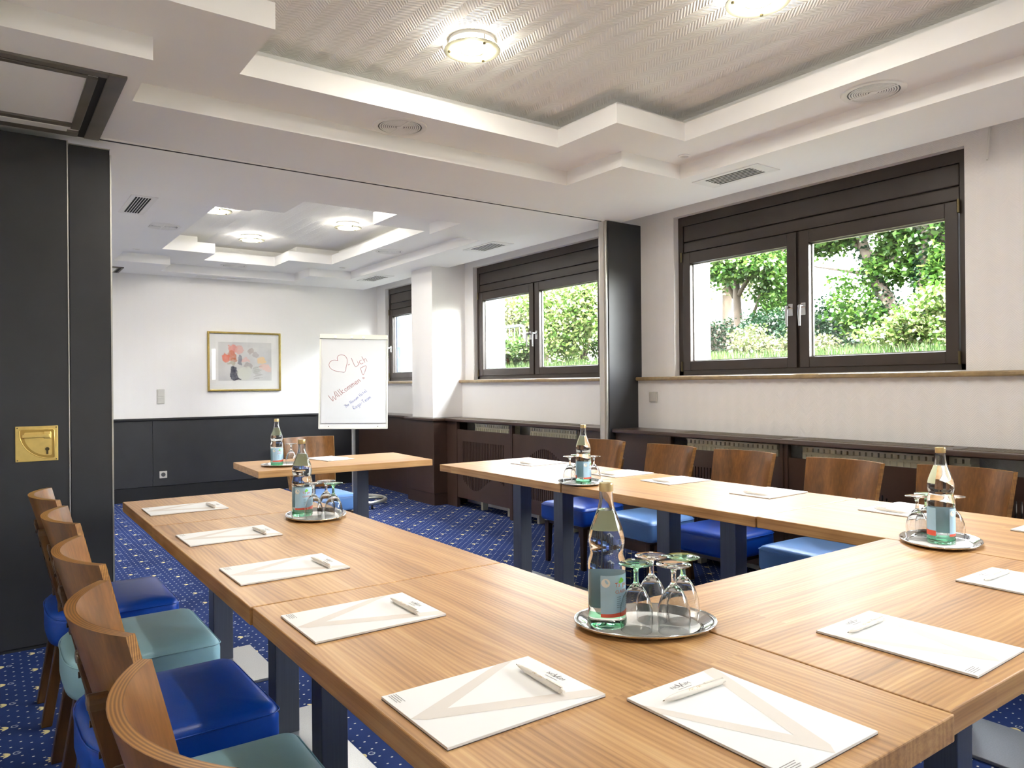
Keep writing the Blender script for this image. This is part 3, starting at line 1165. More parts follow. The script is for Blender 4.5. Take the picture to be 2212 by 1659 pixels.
switch((1.535, YF, 1.104), 0, 'double grey light switch on the far wall left of the picture')
switch((XLOW, 3.830, 1.100), PI / 2 * -1, 'single grey light switch under the large window sill beside the black post', 1)
t = thing('wall_socket', 'grey power socket on the dark wainscot of the far wall', 'socket', (1.55, YF - 0.022, 0.271))
MB().box(-0.038, -0.008, -0.038, 0.038, 0, 0.038).build('surround', 'plastic_grey', t, bevel=0.003)
so2 = MB()
so2.lathe([(0.022, 0.0), (0.021, -0.002), (0.0004, -0.003)], 24)
so2.xf(Matrix.Translation((0, -0.0085, 0)) @ Matrix.Rotation(-PI / 2, 4, 'X')).build('insert', 'socket_dark', t)

# framed picture (flower still life in washes of colour)
t = thing('framed_picture', 'gold-framed pale watercolour of red flowers on the far wall', 'picture', (2.418, YF - 0.001, 1.152))
PW, PH = 0.4075, 0.671
for nm, bx in (('side', (-PW, -PW + 0.022, 0, PH)), ('side', (PW - 0.022, PW, 0, PH)), ('side', (-PW + 0.022, PW - 0.022, 0, 0.022)), ('side', (-PW + 0.022, PW - 0.022, PH - 0.022, PH))):
    MB().box(bx[0], -0.026, bx[2], bx[1], 0, bx[3]).build('frame_' + nm, 'gold_frame', t, bevel=0.004, seg=3)
MB().box(-PW + 0.02, -0.010, 0.02, PW - 0.02, -0.004, PH - 0.02).build('mat_board', 'mat_board', t)
MB().box(-PW + 0.02, -0.0165, 0.02, PW - 0.02, -0.0155, PH - 0.02).build('glass', 'picture_glass', t)


def px(u, v):       # study coordinates of the painting -> local x, z
    return ((u - 1000) / 1640 * 2 * PW, (1505 - v) / 1340 * PH)


def watercolour():
    n = NT('watercolour')
    co = n.coord()
    sp_ = n.sep(co)
    w1 = n.math('MULTIPLY', n.math('SUBTRACT', n.noise(co, 14, 4), 0.5), 0.10)
    w2 = n.math('MULTIPLY', n.math('SUBTRACT', n.noise(co, 17, 4), 0.5), 0.10)
    x, z = n.math('ADD', sp_[0], w1), n.math('ADD', sp_[2], w2)
    wash = n.noise(co, 26, 5)
    col = n.ramp(n.noise(co, 5, 3), [(0.3, lin((206, 205, 204))), (0.7, lin((226, 225, 222)))])
    for cu, cv, ru, rv, rgb, al in ((740, 560, 110, 125, (226, 150, 138), 0.9), (880, 560, 90, 100, (226, 176, 168), 0.8), (1120, 600, 90, 80, (184, 168, 164), 0.7),
                                    (1250, 670, 85, 55, (182, 172, 172), 0.6), (700, 700, 115, 130, (206, 124, 92), 0.8), (575, 755, 80, 105, (226, 122, 96), 0.9),
                                    (760, 800, 70, 60, (196, 120, 80), 0.7), (1000, 800, 110, 40, (232, 186, 180), 0.7), (1360, 800, 100, 90, (242, 206, 150), 0.8),
                                    (1440, 960, 130, 80, (236, 198, 186), 0.8), (1540, 990, 80, 65, (234, 200, 188), 0.8), (700, 880, 110, 36, (168, 160, 120), 0.5),
                                    (890, 800, 55, 130, (120, 122, 140), 0.8), (760, 1090, 105, 180, (70, 74, 92), 0.95), (850, 1230, 85, 30, (66, 66, 86), 0.9),
                                    (1080, 930, 100, 85, (176, 168, 166), 0.8), (990, 1090, 185, 160, (220, 221, 212), 1.0), (1250, 1040, 80, 90, (190, 194, 186), 0.5)):
        cx_, cz_ = px(cu, cv)
        a_, b_ = ru / 1640 * 2 * PW, rv / 1340 * PH
        dx = n.math('DIVIDE', n.math('SUBTRACT', x, cx_), a_)
        dz = n.math('DIVIDE', n.math('SUBTRACT', z, cz_), b_)
        d = n.math('ADD', n.math('MULTIPLY', dx, dx), n.math('MULTIPLY', dz, dz))
        f = n.math('MULTIPLY', n.ramp(d, [(0.72, (1, 1, 1, 1)), (1.0, (0, 0, 0, 1))]), n.math('ADD', al * 0.55, n.math('MULTIPLY', wash, al * 0.75)))
        col = n.mix(n.math('MINIMUM', f, 1.0), col, lin(rgb))
    n.set(color=col, rough=0.8, spec=0.2)
    M['watercolour'] = n.m


watercolour()
x0, z0 = px(415, 1265)
x1, z1 = px(1605, 395)
sheet = MB().box(x0, -0.0106, z0, x1, -0.0098, z1).build('painted_sheet', 'watercolour', t)
st = MB()
rnd = random.Random(5)
for k in range(16):
    u, v = 1200 + rnd.uniform(-20, 30), 960 + k * 18
    a = px(u, v)
    b = px(u + 120 + rnd.uniform(0, 60), v - rnd.uniform(-10, 50))
    st.tube([(a[0], -0.0112, a[1]), (b[0], -0.0112, b[1])], 0.0009, 4)
stuff(st.build('brush_lines', 'paint_taupe', t))

# ------------------------------------------------------------------ tables
TH = 0.700


def table(x0, x1, y0, y1, along_y, legs, label, plate=None, rz=0.0):
    cx, cy = (x0 + x1) / 2, (y0 + y1) / 2
    if along_y:
        L, Wd, r = (y1 - y0), (x1 - x0), PI / 2
    else:
        L, Wd, r = (x1 - x0), (y1 - y0), 0.0
    t = thing('conference_table', label, 'table', (cx, cy, 0), r + rz, 'wood-topped steel-legged conference tables')
    MB().box(-L / 2 + 0.001, -Wd / 2, TH - 0.042, L / 2 - 0.001, Wd / 2, TH).build('table_top', 'table_wood', t, bevel=0.0025)
    for l in legs:
        MB().box(l - 0.041, -0.041, 0.012, l + 0.041, 0.041, TH - 0.043).build('leg', 'leg_steel', t, bevel=0.003)
    p0, p1 = plate if plate else (min(legs) - 0.14, max(legs) + 0.14)
    MB().box(p0, -0.15, 0.0, p1, 0.15, 0.012).build('base_plate', 'plate_steel', t, bevel=0.002)
    MB().box(min(legs) - 0.12, -0.20, TH - 0.052, max(legs) + 0.12, 0.20, TH - 0.0425).build('mounting_plate', 'leg_steel', t)
    return t


# left row (local +x runs along world +y)
table(0.492, 1.190, 2.943, 3.650, True, (0.10,), 'short square-ended table at the far end of the left row', (-0.25, 0.19))
table(0.490, 1.187, 1.722, 2.940, True, (-0.20, 0.22), 'middle table of the left row holding the second bottle tray')
table(0.494, 1.190, 0.519, 1.719, True, (-0.20, 0.20), 'nearest left table, at the corner of the U with the front table')
# right row
table(2.345, 3.048, 2.868, 4.075, True, (-0.20, 0.20), 'far table of the right row, ending next to the flip chart side')
table(2.347, 3.050, 1.722, 2.865, True, (-0.20, 0.18), 'middle table of the right row under the windows')
table(2.352, 3.055, 0.527, 1.719, True, (0.06, -0.34), 'nearest table of the right row holding the right-hand bottle tray')
# front and far tables
table(1.193, 2.349, 0.529, 1.229, False, (-0.20, 0.20), 'front table joining the left and right rows')
table(1.330, 2.485, 4.410, 5.060, False, (-0.18, 0.19), 'separate small table standing crosswise in the opening to the far room', None, math.radians(-2.6))

# ------------------------------------------------------------------ chairs
def seat_outline(inset):
    """plan of the cushion: rounded front corners, convex back"""
    pts = []
    hx, hy = 0.225 - inset, 0.220 - inset
    rf = max(0.03 - inset * 0.3, 0.008)
    for cx, cy, a0 in ((hx - rf, -hy + rf, -PI / 2), (hx - rf, hy - rf, 0.0)):
        for k in range(6):
            a = a0 + PI / 2 * k / 5
            pts.append((cx + rf * math.cos(a), cy + rf * math.sin(a)))
    n = 16
    for k in range(n + 1):
        a = PI / 2 + PI * k / n
        ca, sa = math.cos(a), math.sin(a)
        ex = abs(ca) ** 0.62 * (1 if ca > 0 else -1)
        ey = abs(sa) ** 0.62 * (1 if sa > 0 else -1)
        pts.append((-0.075 + (0.125 - inset) * ex, hy * ey))
    return pts


def loft(rings):
    mb = MB()
    n = len(rings[0][0])
    vs, fs = [], []
    for pts, z in rings:
        vs += [(x, y, z) for x, y in pts]
    for i in range(len(rings) - 1):
        for k in range(n):
            k2 = (k + 1) % n
            fs.append((i * n + k, i * n + k2, (i + 1) * n + k2, (i + 1) * n + k))
    fs.append(tuple(range(n - 1, -1, -1)))
    fs.append(tuple(range((len(rings) - 1) * n, len(rings) * n)))
    return mb.add(vs, fs)


def back_shell():
    """curved plywood back: (face mesh, edge mesh)"""
    nz, ny = 9, 18
    th = 0.019

    def pt(u, w, off):
        # u 0..1 bottom->top, w -1..1 across
        z = 0.430 + 0.382 * u
        half = 0.196 + 0.030 * u
        R = 0.335 - off
        a = w * half / 0.335
        xc = -0.150 - 0.088 * u - 0.012 * u * u
        return (xc + 0.335 - R * math.cos(a), R * math.sin(a), z)
    face, edge = MB(), MB()
    for off, flip in ((0.0, 1), (th, 0)):
        vs = [pt(i / nz, -1 + 2 * j / ny, off) for i in range(nz + 1) for j in range(ny + 1)]
        fs = []
        for i in range(nz):
            for j in range(ny):
                q = (i * (ny + 1) + j, i * (ny + 1) + j + 1, (i + 1) * (ny + 1) + j + 1, (i + 1) * (ny + 1) + j)
                fs.append(q if flip else q[::-1])
        face.add(vs, fs)
    for i, j0, j1 in ((0, 0, ny), (nz, 0, ny)):
        for j in range(ny):
            a, b = -1 + 2 * j / ny, -1 + 2 * (j + 1) / ny
            edge.add([pt(i / nz, a, 0), pt(i / nz, b, 0), pt(i / nz, b, th), pt(i / nz, a, th)], [(0, 1, 2, 3)])
    for w in (-1, 1):
        for i in range(nz):
            edge.add([pt(i / nz, w, 0), pt((i + 1) / nz, w, 0), pt((i + 1) / nz, w, th), pt(i / nz, w, th)], [(0, 1, 2, 3)])
    return face, edge


def make_chair(seat_mat, label, cat_group):
    t = thing('chair', label, 'chair', (0, 0, 0), 0, cat_group)
    s = loft([(seat_outline(0.020), 0.283), (seat_outline(0.004), 0.290), (seat_outline(0.0), 0.305), (seat_outline(0.0), 0.372),
              (seat_outline(0.003), 0.388), (seat_outline(0.010), 0.398), (seat_outline(0.024), 0.405), (seat_outline(0.06), 0.410), (seat_outline(0.11), 0.4125)])
    so_ = s.build('seat', seat_mat, t, smooth='angle', angle=60)
    ol = [(x, y, 0.386) for x, y in seat_outline(-0.0005)]
    MB().tube(ol + [ol[0]], 0.0022, 5, cap=False).build('seam', seat_mat, so_, smooth=True)
    MB().prism(seat_outline(0.03), 0.262, 0.284).build('seat_rail', 'chair_leg', t)
    for sy in (-1, 1):
        MB().taper((0.186, sy * 0.178, 0.0), (0.182, sy * 0.174, 0.275), (0.014, 0.014), (0.020, 0.020)).build('leg', 'chair_leg', t, bevel=0.003)
        p = MB()
        path = [(-0.205, 0.0), (-0.172, 0.20), (-0.152, 0.33), (-0.150, 0.43), (-0.178, 0.56), (-0.208, 0.685)]
        vs, fs = [], []
        for (xx, z) in path:
            hx = 0.017
            for a, b in ((-1, -1), (1, -1), (1, 1), (-1, 1)):
                vs.append((xx + a * hx, sy * 0.125 + b * 0.020, z))
        for i in range(len(path) - 1):
            for k in range(4):
                k2 = (k + 1) % 4
                fs.append((i * 4 + k, i * 4 + k2, (i + 1) * 4 + k2, (i + 1) * 4 + k))
        fs += [(3, 2, 1, 0), tuple(range((len(path) - 1) * 4, len(path) * 4))]
        p.add(vs, fs)
        # rounded head that meets the shell
        hd = []
        for k in range(9):
            a = PI * k / 8
            hd.append((-0.020 * math.cos(a), 0.020 * math.sin(a)))
        vs = [(-0.226, sy * 0.125 + a, 0.684 + b) for a, b in hd] + [(-0.180, sy * 0.125 + a, 0.684 + b) for a, b in hd]
        n = len(hd)
        p.add(vs, [tuple(range(n)), tuple(range(2 * n - 1, n - 1, -1))] + [(i, i + 1, n + i + 1, n + i) for i in range(n - 1)])
        po = p.build('rear_leg', 'chair_post', t, bevel=0.004)
        for zz_ in (0.60, 0.655):
            xx = -0.178 - (zz_ - 0.56) * 0.24 - 0.0165
            MB().tube([(xx, sy * 0.125, zz_), (xx - 0.004, sy * 0.125, zz_)], 0.006, 10).build('bolt', 'chair_leg', po)
    f, e = back_shell()
    b = f.build('backrest', 'chair_wood', t, smooth=True, fix=False)
    e.build('plywood_edge', 'ply_edge', b)
    return t


left_grp = 'chairs along the left row of tables'
right_grp = 'chairs along the right row of tables'
royal = make_chair('leather_royal', 'curved-back chair with royal blue seat, farthest of the left row', left_grp)
royal.location = (0.376, 3.240, 0)
teal = make_chair('leather_teal', 'curved-back chair with pale teal seat, second from the far end of the left row', left_grp)
teal.location = (0.386, 2.675, 0)
skyc = make_chair('leather_sky', 'wooden chair with light blue seat behind the separate small table', 'chairs along the far table')
skyc.location = (2.030, 5.355, 0)
skyc.rotation_euler = (0, 0, -PI / 2 + 0.03)
copy_thing(royal, (0.376, 2.070, 0), math.radians(1.0), 'curved-back chair with royal blue seat in the middle of the left row', left_grp)
copy_thing(teal, (0.360, 1.505, 0), math.radians(-1.5), 'curved-back chair with pale teal seat nearest the bottom edge', left_grp)
copy_thing(royal, (0.366, 0.985, 0), math.radians(3.0), 'closest left chair, seen from behind at the bottom left', left_grp)
copy_thing(royal, (3.310, 3.780, 0), PI + math.radians(1.5), 'royal blue chair partly behind the bottle, next to the black post', right_grp)
copy_thing(skyc, (3.315, 3.180, 0), PI - math.radians(2), 'light blue chair standing second from the black post', right_grp)
copy_thing(royal, (3.330, 2.640, 0), PI + math.radians(1), 'royal blue chair third from the black post', right_grp)
copy_thing(skyc, (3.300, 2.030, 0), PI - math.radians(1), 'light blue chair fourth from the black post', right_grp)
copy_thing(royal, (3.385, 1.505, 0), PI, 'chair at the right edge behind the right-hand bottle', right_grp)

# ------------------------------------------------------------------ writing pads and pens
PL, PWD = 0.294, 0.208


def uv(u, v):
    return (u * PL - PL / 2, v * PWD - PWD / 2)


pad_grp = 'printed writing pads laid out on the tables'
pad = thing('writing_pad', 'x', 'writing pad', (0, 0, TH), 0, pad_grp)
MB().box(-PL / 2, -PWD / 2, 0.0, PL / 2, PWD / 2, 0.0012).build('backing_board', 'pad_board', pad)
MB().box(-PL / 2, -PWD / 2, 0.0012, PL / 2, PWD / 2, 0.0052).build('paper_block', 'paper', pad, bevel=0.0004)
vpoly = [uv(0.0, 0.52), uv(0.76, 1.0), uv(0.89, 1.0), uv(0.215, 0.515)]
vpoly2 = [uv(0.0, 0.52), uv(0.215, 0.515), uv(0.99, 0.13), uv(1.0, 0.125), uv(1.0, 0.0), uv(0.975, 0.0), uv(0.06, 0.44)]
MB().flat(vpoly, 0.00545).flat(vpoly2, 0.00545).build('printed_chevron', 'paper_print', pad)


def text_on(mb, s, size, x, y, z, rot, aspect=1.0):
    vs_, fs_ = text_mesh(s, size)
    ca, sa = math.cos(rot), math.sin(rot)
    mb.add([(x + ca * vx * aspect - sa * vy, y + sa * vx * aspect + ca * vy, z) for vx, vy, vz in vs_], fs_)


lg = MB()
# reader sits at local -x, so lettering runs towards local -y
text_on(lg, 'NO', 0.012, 0.128, 0.0125, 0.0056, -PI / 2)
text_on(lg, 'V', 0.022, 0.128, 0.0, 0.0056, -PI / 2)
text_on(lg, 'UM', 0.012, 0.128, -0.0135, 0.0056, -PI / 2)
lg.add([(0.1178, 0.016, 0.0056), (0.1190, 0.016, 0.0056), (0.1190, -0.016, 0.0056), (0.1178, -0.016, 0.0056)], [(0, 1, 2, 3)])
lg.build('printed_logo', 'ink_grey', pad)
sm = MB()
for k in range(4):
    xa = -0.138 + 0.0042 * k
    sm.add([(xa, 0.098, 0.0056), (xa + 0.0011, 0.098, 0.0056), (xa + 0.0011, 0.068 - 0.004 * (k % 2), 0.0056), (xa, 0.068 - 0.004 * (k % 2), 0.0056)], [(0, 1, 2, 3)])
stuff(sm.build('small_print', 'ink_grey', pad))

pen_grp = 'cream ballpoint pens lying on the writing pads'
pen = thing('ballpoint_pen', 'x', 'pen', (0, 0, 0), 0, pen_grp)
# lies along local y, point at +y
R = 0.0054
MB().lathe([(0.0004, -0.070), (R * 0.55, -0.070), (R * 0.55, -0.062), (R * 0.95, -0.061), (R, -0.055), (R, 0.035), (R * 0.8, 0.052), (R * 0.35, 0.066), (0.0004, 0.070)], 16).xf(
    Matrix.Translation((0, 0, R)) @ Matrix.Rotation(-PI / 2, 4, 'X')).build('barrel', 'pen_body', pen, smooth='angle', angle=50)
MB().box(-0.0018, -0.064, R * 1.95, 0.0018, -0.022, R * 1.95 + 0.0018).build('clip', 'pen_body', pen, bevel=0.0005)
MB().tube([(0, 0.064, R), (0, 0.072, R)], [0.0013, 0.0006], 8).build('point', 'screw', pen)
tx = MB()
for s_, sz, yy in (('NO', 0.0065, 0.012), ('V', 0.011, 0.003), ('UM', 0.0065, -0.0065)):
    vs_, fs_ = text_mesh(s_, sz)
    mb_v = []
    for vx, vy, vz in vs_:
        a = vy / R
        mb_v.append((math.sin(a + 0.25) * (R + 0.0002) * -1, yy - vx, R + math.cos(a + 0.25) * (R + 0.0002)))
    tx.add(mb_v, fs_)
tx.build('printed_name', 'ink_gold', pen)


pads = [
    (0.672, 3.275, 0.0, 'white writing pad nearest the partition on the left row'),
    (0.670, 2.590, 0.010, 'white writing pad second from the far end of the left row'),
    (0.670, 2.022, 0.004, 'white writing pad third from the far end of the left row'),
    (0.669, 1.500, 0.0, 'white writing pad fourth from the far end, across the left table seam'),
    (0.662, 0.984, 0.0, 'white writing pad at the near end of the left row, pen to its right'),
    (0.930, 0.702, PI / 2, 'white writing pad at the bottom centre, turned to the front edge'),
    (1.462, 0.707, PI / 2 + 0.020, 'white writing pad on the front table right of the bottom centre pad'),
    (2.080, 0.712, PI / 2 - 0.010, 'white writing pad cut by the right edge, on the front table'),
    (2.862, 3.715, PI + 0.03, 'writing pad at the far end of the right row'),
    (2.880, 2.985, PI, 'writing pad partly hidden behind the far right-row bottle'),
    (2.888, 2.598, PI - 0.05, 'writing pad of the right row facing the third chair from the black post'),
    (2.888, 2.045, PI + 0.02, 'writing pad of the right row facing the fourth chair from the black post'),
    (2.918, 1.452, PI - 0.04, 'writing pad just left of the right-hand bottle'),
    (2.935, 0.935, PI, 'writing pad cut by the right edge beside the right-hand tray'),
    (1.935, 4.875, -PI / 2 + 0.17, 'writing pad on the separate small table in the opening'),
]
for i, (x, y, r, lab) in enumerate(pads):
    if i == 0:
        p, q = pad, pen
    p = pad if i == 0 else copy_thing(pad, (x, y, TH), r, lab, pad_grp)
    p.location = (x, y, TH)
    p.rotation_euler = (0, 0, r)
    p['label'] = lab
    rr = random.Random(i * 7 + 3)
    lx, ly, la = 0.093, (-0.035, -0.028, -0.026, -0.012, 0.0, 0.005, 0.012, 0.005)[i] if i < 8 else 0.01, math.radians((2, 2, 1, -1, -3.5, -2, 0.5, 0)[i] if i < 8 else rr.uniform(-7, 4))
    if i >= 8:
        lx = 0.112
    wx_, wy_ = x + lx * math.cos(r) - ly * math.sin(r), y + lx * math.sin(r) + ly * math.cos(r)
    lab2 = 'cream pen on the ' + lab.replace('white writing pad', 'pad').replace('writing pad', 'pad')
    q = pen if i == 0 else copy_thing(pen, (wx_, wy_, TH + 0.0056), r + la, lab2, pen_grp)
    q.location = (wx_, wy_, TH + 0.0056)
    q.rotation_euler = (0, 0, r + la)
    q['label'] = ' '.join(lab2.split()[:16])

# ------------------------------------------------------------------ trays, bottles, glasses
tray_grp = 'oval silver drinks trays'


def make_tray(label):
    t = thing('serving_tray', label, 'tray', (0, 0, TH), 0, tray_grp)
    a, b = 0.148, 0.113
    MB().lathe([(0.0005, 0.0), (0.80, 0.0), (0.84, 0.002), (0.93, 0.010), (0.985, 0.0125), (1.0, 0.011), (0.995, 0.0085), (0.94, 0.0072),
                (0.86, 0.0), (0.0005, -0.0005 + 0.0006)], 56, sx=a, sy=b).build('dish', 'silver_tray', t, smooth='angle', angle=55)
    n = 56
    MB().tube([(a * 0.992 * math.cos(2 * PI * k / n), b * 0.992 * math.sin(2 * PI * k / n), 0.0115) for k in range(n + 1)], 0.0022, 6, cap=False).build('rim', 'silver_tray', t, smooth=True)
    MB().lathe([(0.0005, 0.0012), (0.76, 0.0012), (0.77, 0.0008)], 48, sx=a, sy=b).build('white_oval', 'white_oval', t)  # matt white oval lying on the dish, inside the rim
    return t


tray = make_tray('oval silver tray with a bottle and four upside-down glasses, nearest the camera')
TRAYS = [
    (1.120, 1.095, math.radians(-36), None),
    (1.038, 2.760, math.radians(76), 'oval silver tray on the left row with a bottle and three glasses'),
    (1.555, 4.665, math.radians(-12), 'oval silver tray on the separate small table'),
    (2.448, 2.835, math.radians(52), 'oval silver tray at the far end of the right row'),
    (2.420, 1.095, math.radians(24), 'oval silver tray at the corner of the right row and the front table'),
]
for i, (x, y, r, lab) in enumerate(TRAYS):
    if i == 0:
        tray.location = (x, y, TH)
        tray.rotation_euler = (0, 0, r)
    else:
        copy_thing(tray, (x, y, TH), r, lab, tray_grp)

BOT = [(0.0004, 0.004), (0.024, 0.0025), (0.032, 0.0), (0.0375, 0.002), (0.0390, 0.007), (0.0392, 0.020), (0.0386, 0.022), (0.0386, 0.116), (0.0392, 0.118),
       (0.0390, 0.130), (0.0372, 0.141), (0.0352, 0.148), (0.0346, 0.154), (0.0352, 0.160), (0.0368, 0.168), (0.0372, 0.176),
       (0.0364, 0.186), (0.0335, 0.200), (0.0282, 0.215), (0.0222, 0.231), (0.0185, 0.241), (0.0162, 0.250), (0.0146, 0.260), (0.0138, 0.270), (0.0136, 0.281)]
bot_grp = 'glass mineral water bottles on the trays'


def cyl_text(mb, s, size, ang, z, r):
    vs_, fs_ = text_mesh(s, size)
    mb.add([(r * math.cos(ang + vx / r), r * math.sin(ang + vx / r), z + vy) for vx, vy, vz in vs_], fs_)


def cyl_patch(mb, r, a0, a1, zfun0, zfun1, n=20):
    vs_ = []
    for k in range(n + 1):
        a = a0 + (a1 - a0) * k / n
        vs_ += [(r * math.cos(a), r * math.sin(a), zfun0(k / n)), (r * math.cos(a), r * math.sin(a), zfun1(k / n))]
    mb.add(vs_, [(2 * k, 2 * k + 2, 2 * k + 3, 2 * k + 1) for k in range(n)])
    return mb


def make_bottle(label):
    t = thing('water_bottle', label, 'bottle', (0, 0, TH + 0.0016), 0, bot_grp)
    body = [p for p in BOT if p[1] <= 0.2411]
    MB().lathe(body + [(0.0004, 0.2405)], 48).build('body', 'bottle_glass', t, smooth='angle', angle=70)
    neck = [p for p in BOT if p[1] >= 0.2409]
    MB().lathe(neck + [(r_ - 0.0016, z_) for r_, z_ in neck[::-1]], 40, closed=True).build('neck', 'drink_glass', t, smooth='angle', angle=60)
    MB().lathe([(0.0385, 0.0045), (0.0396, 0.006), (0.0398, 0.016), (0.0392, 0.018)], 48).build('base_ring', 'stem_glass_green', t, smooth=True)
    # studs pressed into the shoulder
    st_ = MB()
    for row, (rr_, z) in enumerate(((0.0370, 0.172), (0.0372, 0.178), (0.0364, 0.184))):
        for k in range(26):
            a = 2 * PI * (k + 0.5 * (row % 2)) / 26
            c = Vector((rr_ * math.cos(a), rr_ * math.sin(a), z))
            n_ = Vector((math.cos(a), math.sin(a), 0))
            tng = Vector((-math.sin(a), math.cos(a), 0))
            ring = [c + tng * 0.0017 * math.cos(q) + Vector((0, 0, 1)) * 0.0017 * math.sin(q) for q in [2 * PI * j / 6 for j in range(6)]]
            st_.add([tuple(v) for v in ring] + [tuple(c + n_ * 0.0011)], [(j, (j + 1) % 6, 6) for j in range(6)])
    stuff(st_.build('studs', 'bottle_neck', t, smooth=True))
    cp = MB().lathe([(0.0145, 0.279), (0.0150, 0.281), (0.0146, 0.284), (0.0150, 0.287), (0.0146, 0.290), (0.0150, 0.293), (0.0140, 0.296), (0.0004, 0.2965)], 32)
    cp.build('screw_cap', 'cap_gold', t, smooth='angle', angle=60)
    # wrap-around label with its print; centre of the print at local angle 0
    rl = 0.03885
    lb = cyl_patch(MB(), rl, -1.0, 4.3, lambda u: 0.027, lambda u: 0.112, 60).build('label', 'label_blue', t, smooth=True)
    cyl_patch(MB(), rl + 0.0002, -1.0, 4.3, lambda u: 0.027, lambda u: 0.034 + 0.009 * min(1.0, 2.2 * u) ** 2, 60).build('red_band', 'label_red', lb, smooth=True)
    lf = MB()
    for dx, dz, rr_ in ((-0.003, 0.0, 0.0042), (0.0025, 0.002, 0.0046), (0.0, 0.005, 0.0040)):
        vs_ = []
        for k in range(12):
            a = 2 * PI * k / 12
            ang = 0.18 + (dx + rr_ * math.cos(a)) / rl
            vs_.append(((rl + 0.0005) * math.cos(ang), (rl + 0.0005) * math.sin(ang), 0.098 + dz + rr_ * 0.8 * math.sin(a)))
        lf.add(vs_, [tuple(range(12))])
    lf.build('leaf_emblem', 'label_green', lb)
    tt = MB()
    cyl_text(tt, 'Ta', 0.0125, -0.06, 0.092, rl + 0.0004)
    cyl_text(tt, 'ger', 0.0125, 0.45, 0.092, rl + 0.0004)
    cyl_text(tt, 'CLASSIC', 0.0092, 0.22, 0.078, rl + 0.0004)
    tt.build('brand_lettering', 'label_text', lb)
    cw = MB()
    vs_ = []
    for k in range(20):
        a = 2 * PI * k / 20
        ang = -0.72 + 0.0090 * math.cos(a) / rl
        vs_.append(((rl + 0.0004) * math.cos(ang), (rl + 0.0004) * math.sin(ang), 0.097 + 0.0090 * math.sin(a)))
    cw.add(vs_, [tuple(range(20))]).build('round_seal', 'label_white', lb)
    tl = MB()
    for k in range(6):
        cyl_patch(tl, rl + 0.0004, -0.12, 0.14, lambda u, k=k: 0.046 + 0.0042 * k, lambda u, k=k: 0.0472 + 0.0042 * k, 4)
        cyl_patch(tl, rl + 0.0004, 0.30, 0.37, lambda u, k=k: 0.046 + 0.0042 * k, lambda u, k=k: 0.0472 + 0.0042 * k, 2)
        cyl_patch(tl, rl + 0.0004, 0.50, 0.90, lambda u, k=k: 0.046 + 0.0042 * k, lambda u, k=k: 0.0472 + 0.0042 * k, 4)
    stuff(tl.build('small_print', 'label_small', lb))
    nl = MB()
    shoulder = [p for p in BOT if 0.186 <= p[1] <= 0.2411]
    cols_ = 16
    vs_ = []
    for r_, z_ in shoulder:
        for k in range(cols_ + 1):
            a = PI - 1.1 + 2.2 * k / cols_
            vs_.append(((r_ + 0.0003) * math.cos(a), (r_ + 0.0003) * math.sin(a), z_))
    w_ = cols_ + 1
    nl.add(vs_, [(i * w_ + k, i * w_ + k + 1, (i + 1) * w_ + k + 1, (i + 1) * w_ + k) for i in range(len(shoulder) - 1) for k in range(cols_)])
    nl.build('neck_label', 'label_pale', t, smooth=True)
    return t


bottle = make_bottle('water bottle with full label facing us, nearest the camera on the left corner tray')
BOTS = [(1.052, 1.137, -1.66, None), (1.003, 2.812, -1.67, 'water bottle on the middle table of the left row'),
        (1.508, 4.683, -1.59, 'water bottle on the separate small table in the opening'),
        (2.452, 2.815, -1.30, 'water bottle at the far end of the right row, in front of a chair'),
        (2.405, 1.086, -1.10, 'water bottle at the right-hand corner tray, label turned sideways')]
for i, (x, y, r, lab) in enumerate(BOTS):
    if i == 0:
        bottle.location = (x, y, TH + 0.0016)
        bottle.rotation_euler = (0, 0, r)
    else:
        copy_thing(bottle, (x, y, TH + 0.0016), r, lab, bot_grp)

gl_grp = 'stemmed glasses standing upside down on the trays'


def make_glass(label, green):
    t = thing('stemmed_glass', label, 'glass', (0, 0, TH + 0.0016), 0, gl_grp)
    outer = [(0.0315, 0.0), (0.0330, 0.018), (0.0335, 0.034), (0.0318, 0.050), (0.0270, 0.066), (0.0200, 0.080), (0.0120, 0.090), (0.0062, 0.0965)]
    inner = [(0.0306, 0.0), (0.0320, 0.018), (0.0325, 0.034), (0.0308, 0.050), (0.0260, 0.0655), (0.0190, 0.079), (0.0105, 0.088), (0.0004, 0.0905)]
    MB().lathe([(0.0004, 0.0965)] + outer[::-1] + inner, 40).build('bowl', 'drink_glass', t, smooth='angle', angle=60)
    mat = 'drink_glass_green' if green else 'drink_glass'
    MB().lathe([(0.0004, 0.0967), (0.0062, 0.0967), (0.0048, 0.104), (0.0046, 0.115), (0.0056, 0.124), (0.0090, 0.130), (0.0004, 0.130)], 24).build('stem', mat, t, smooth='angle', angle=60)
    MB().lathe([(0.0004, 0.1302), (0.0090, 0.1302), (0.0190, 0.1325), (0.0335, 0.1345), (0.0352, 0.1358), (0.0340, 0.1372), (0.0180, 0.1382), (0.0004, 0.1384)], 40).build('foot', mat, t, smooth='angle', angle=60)
    return t


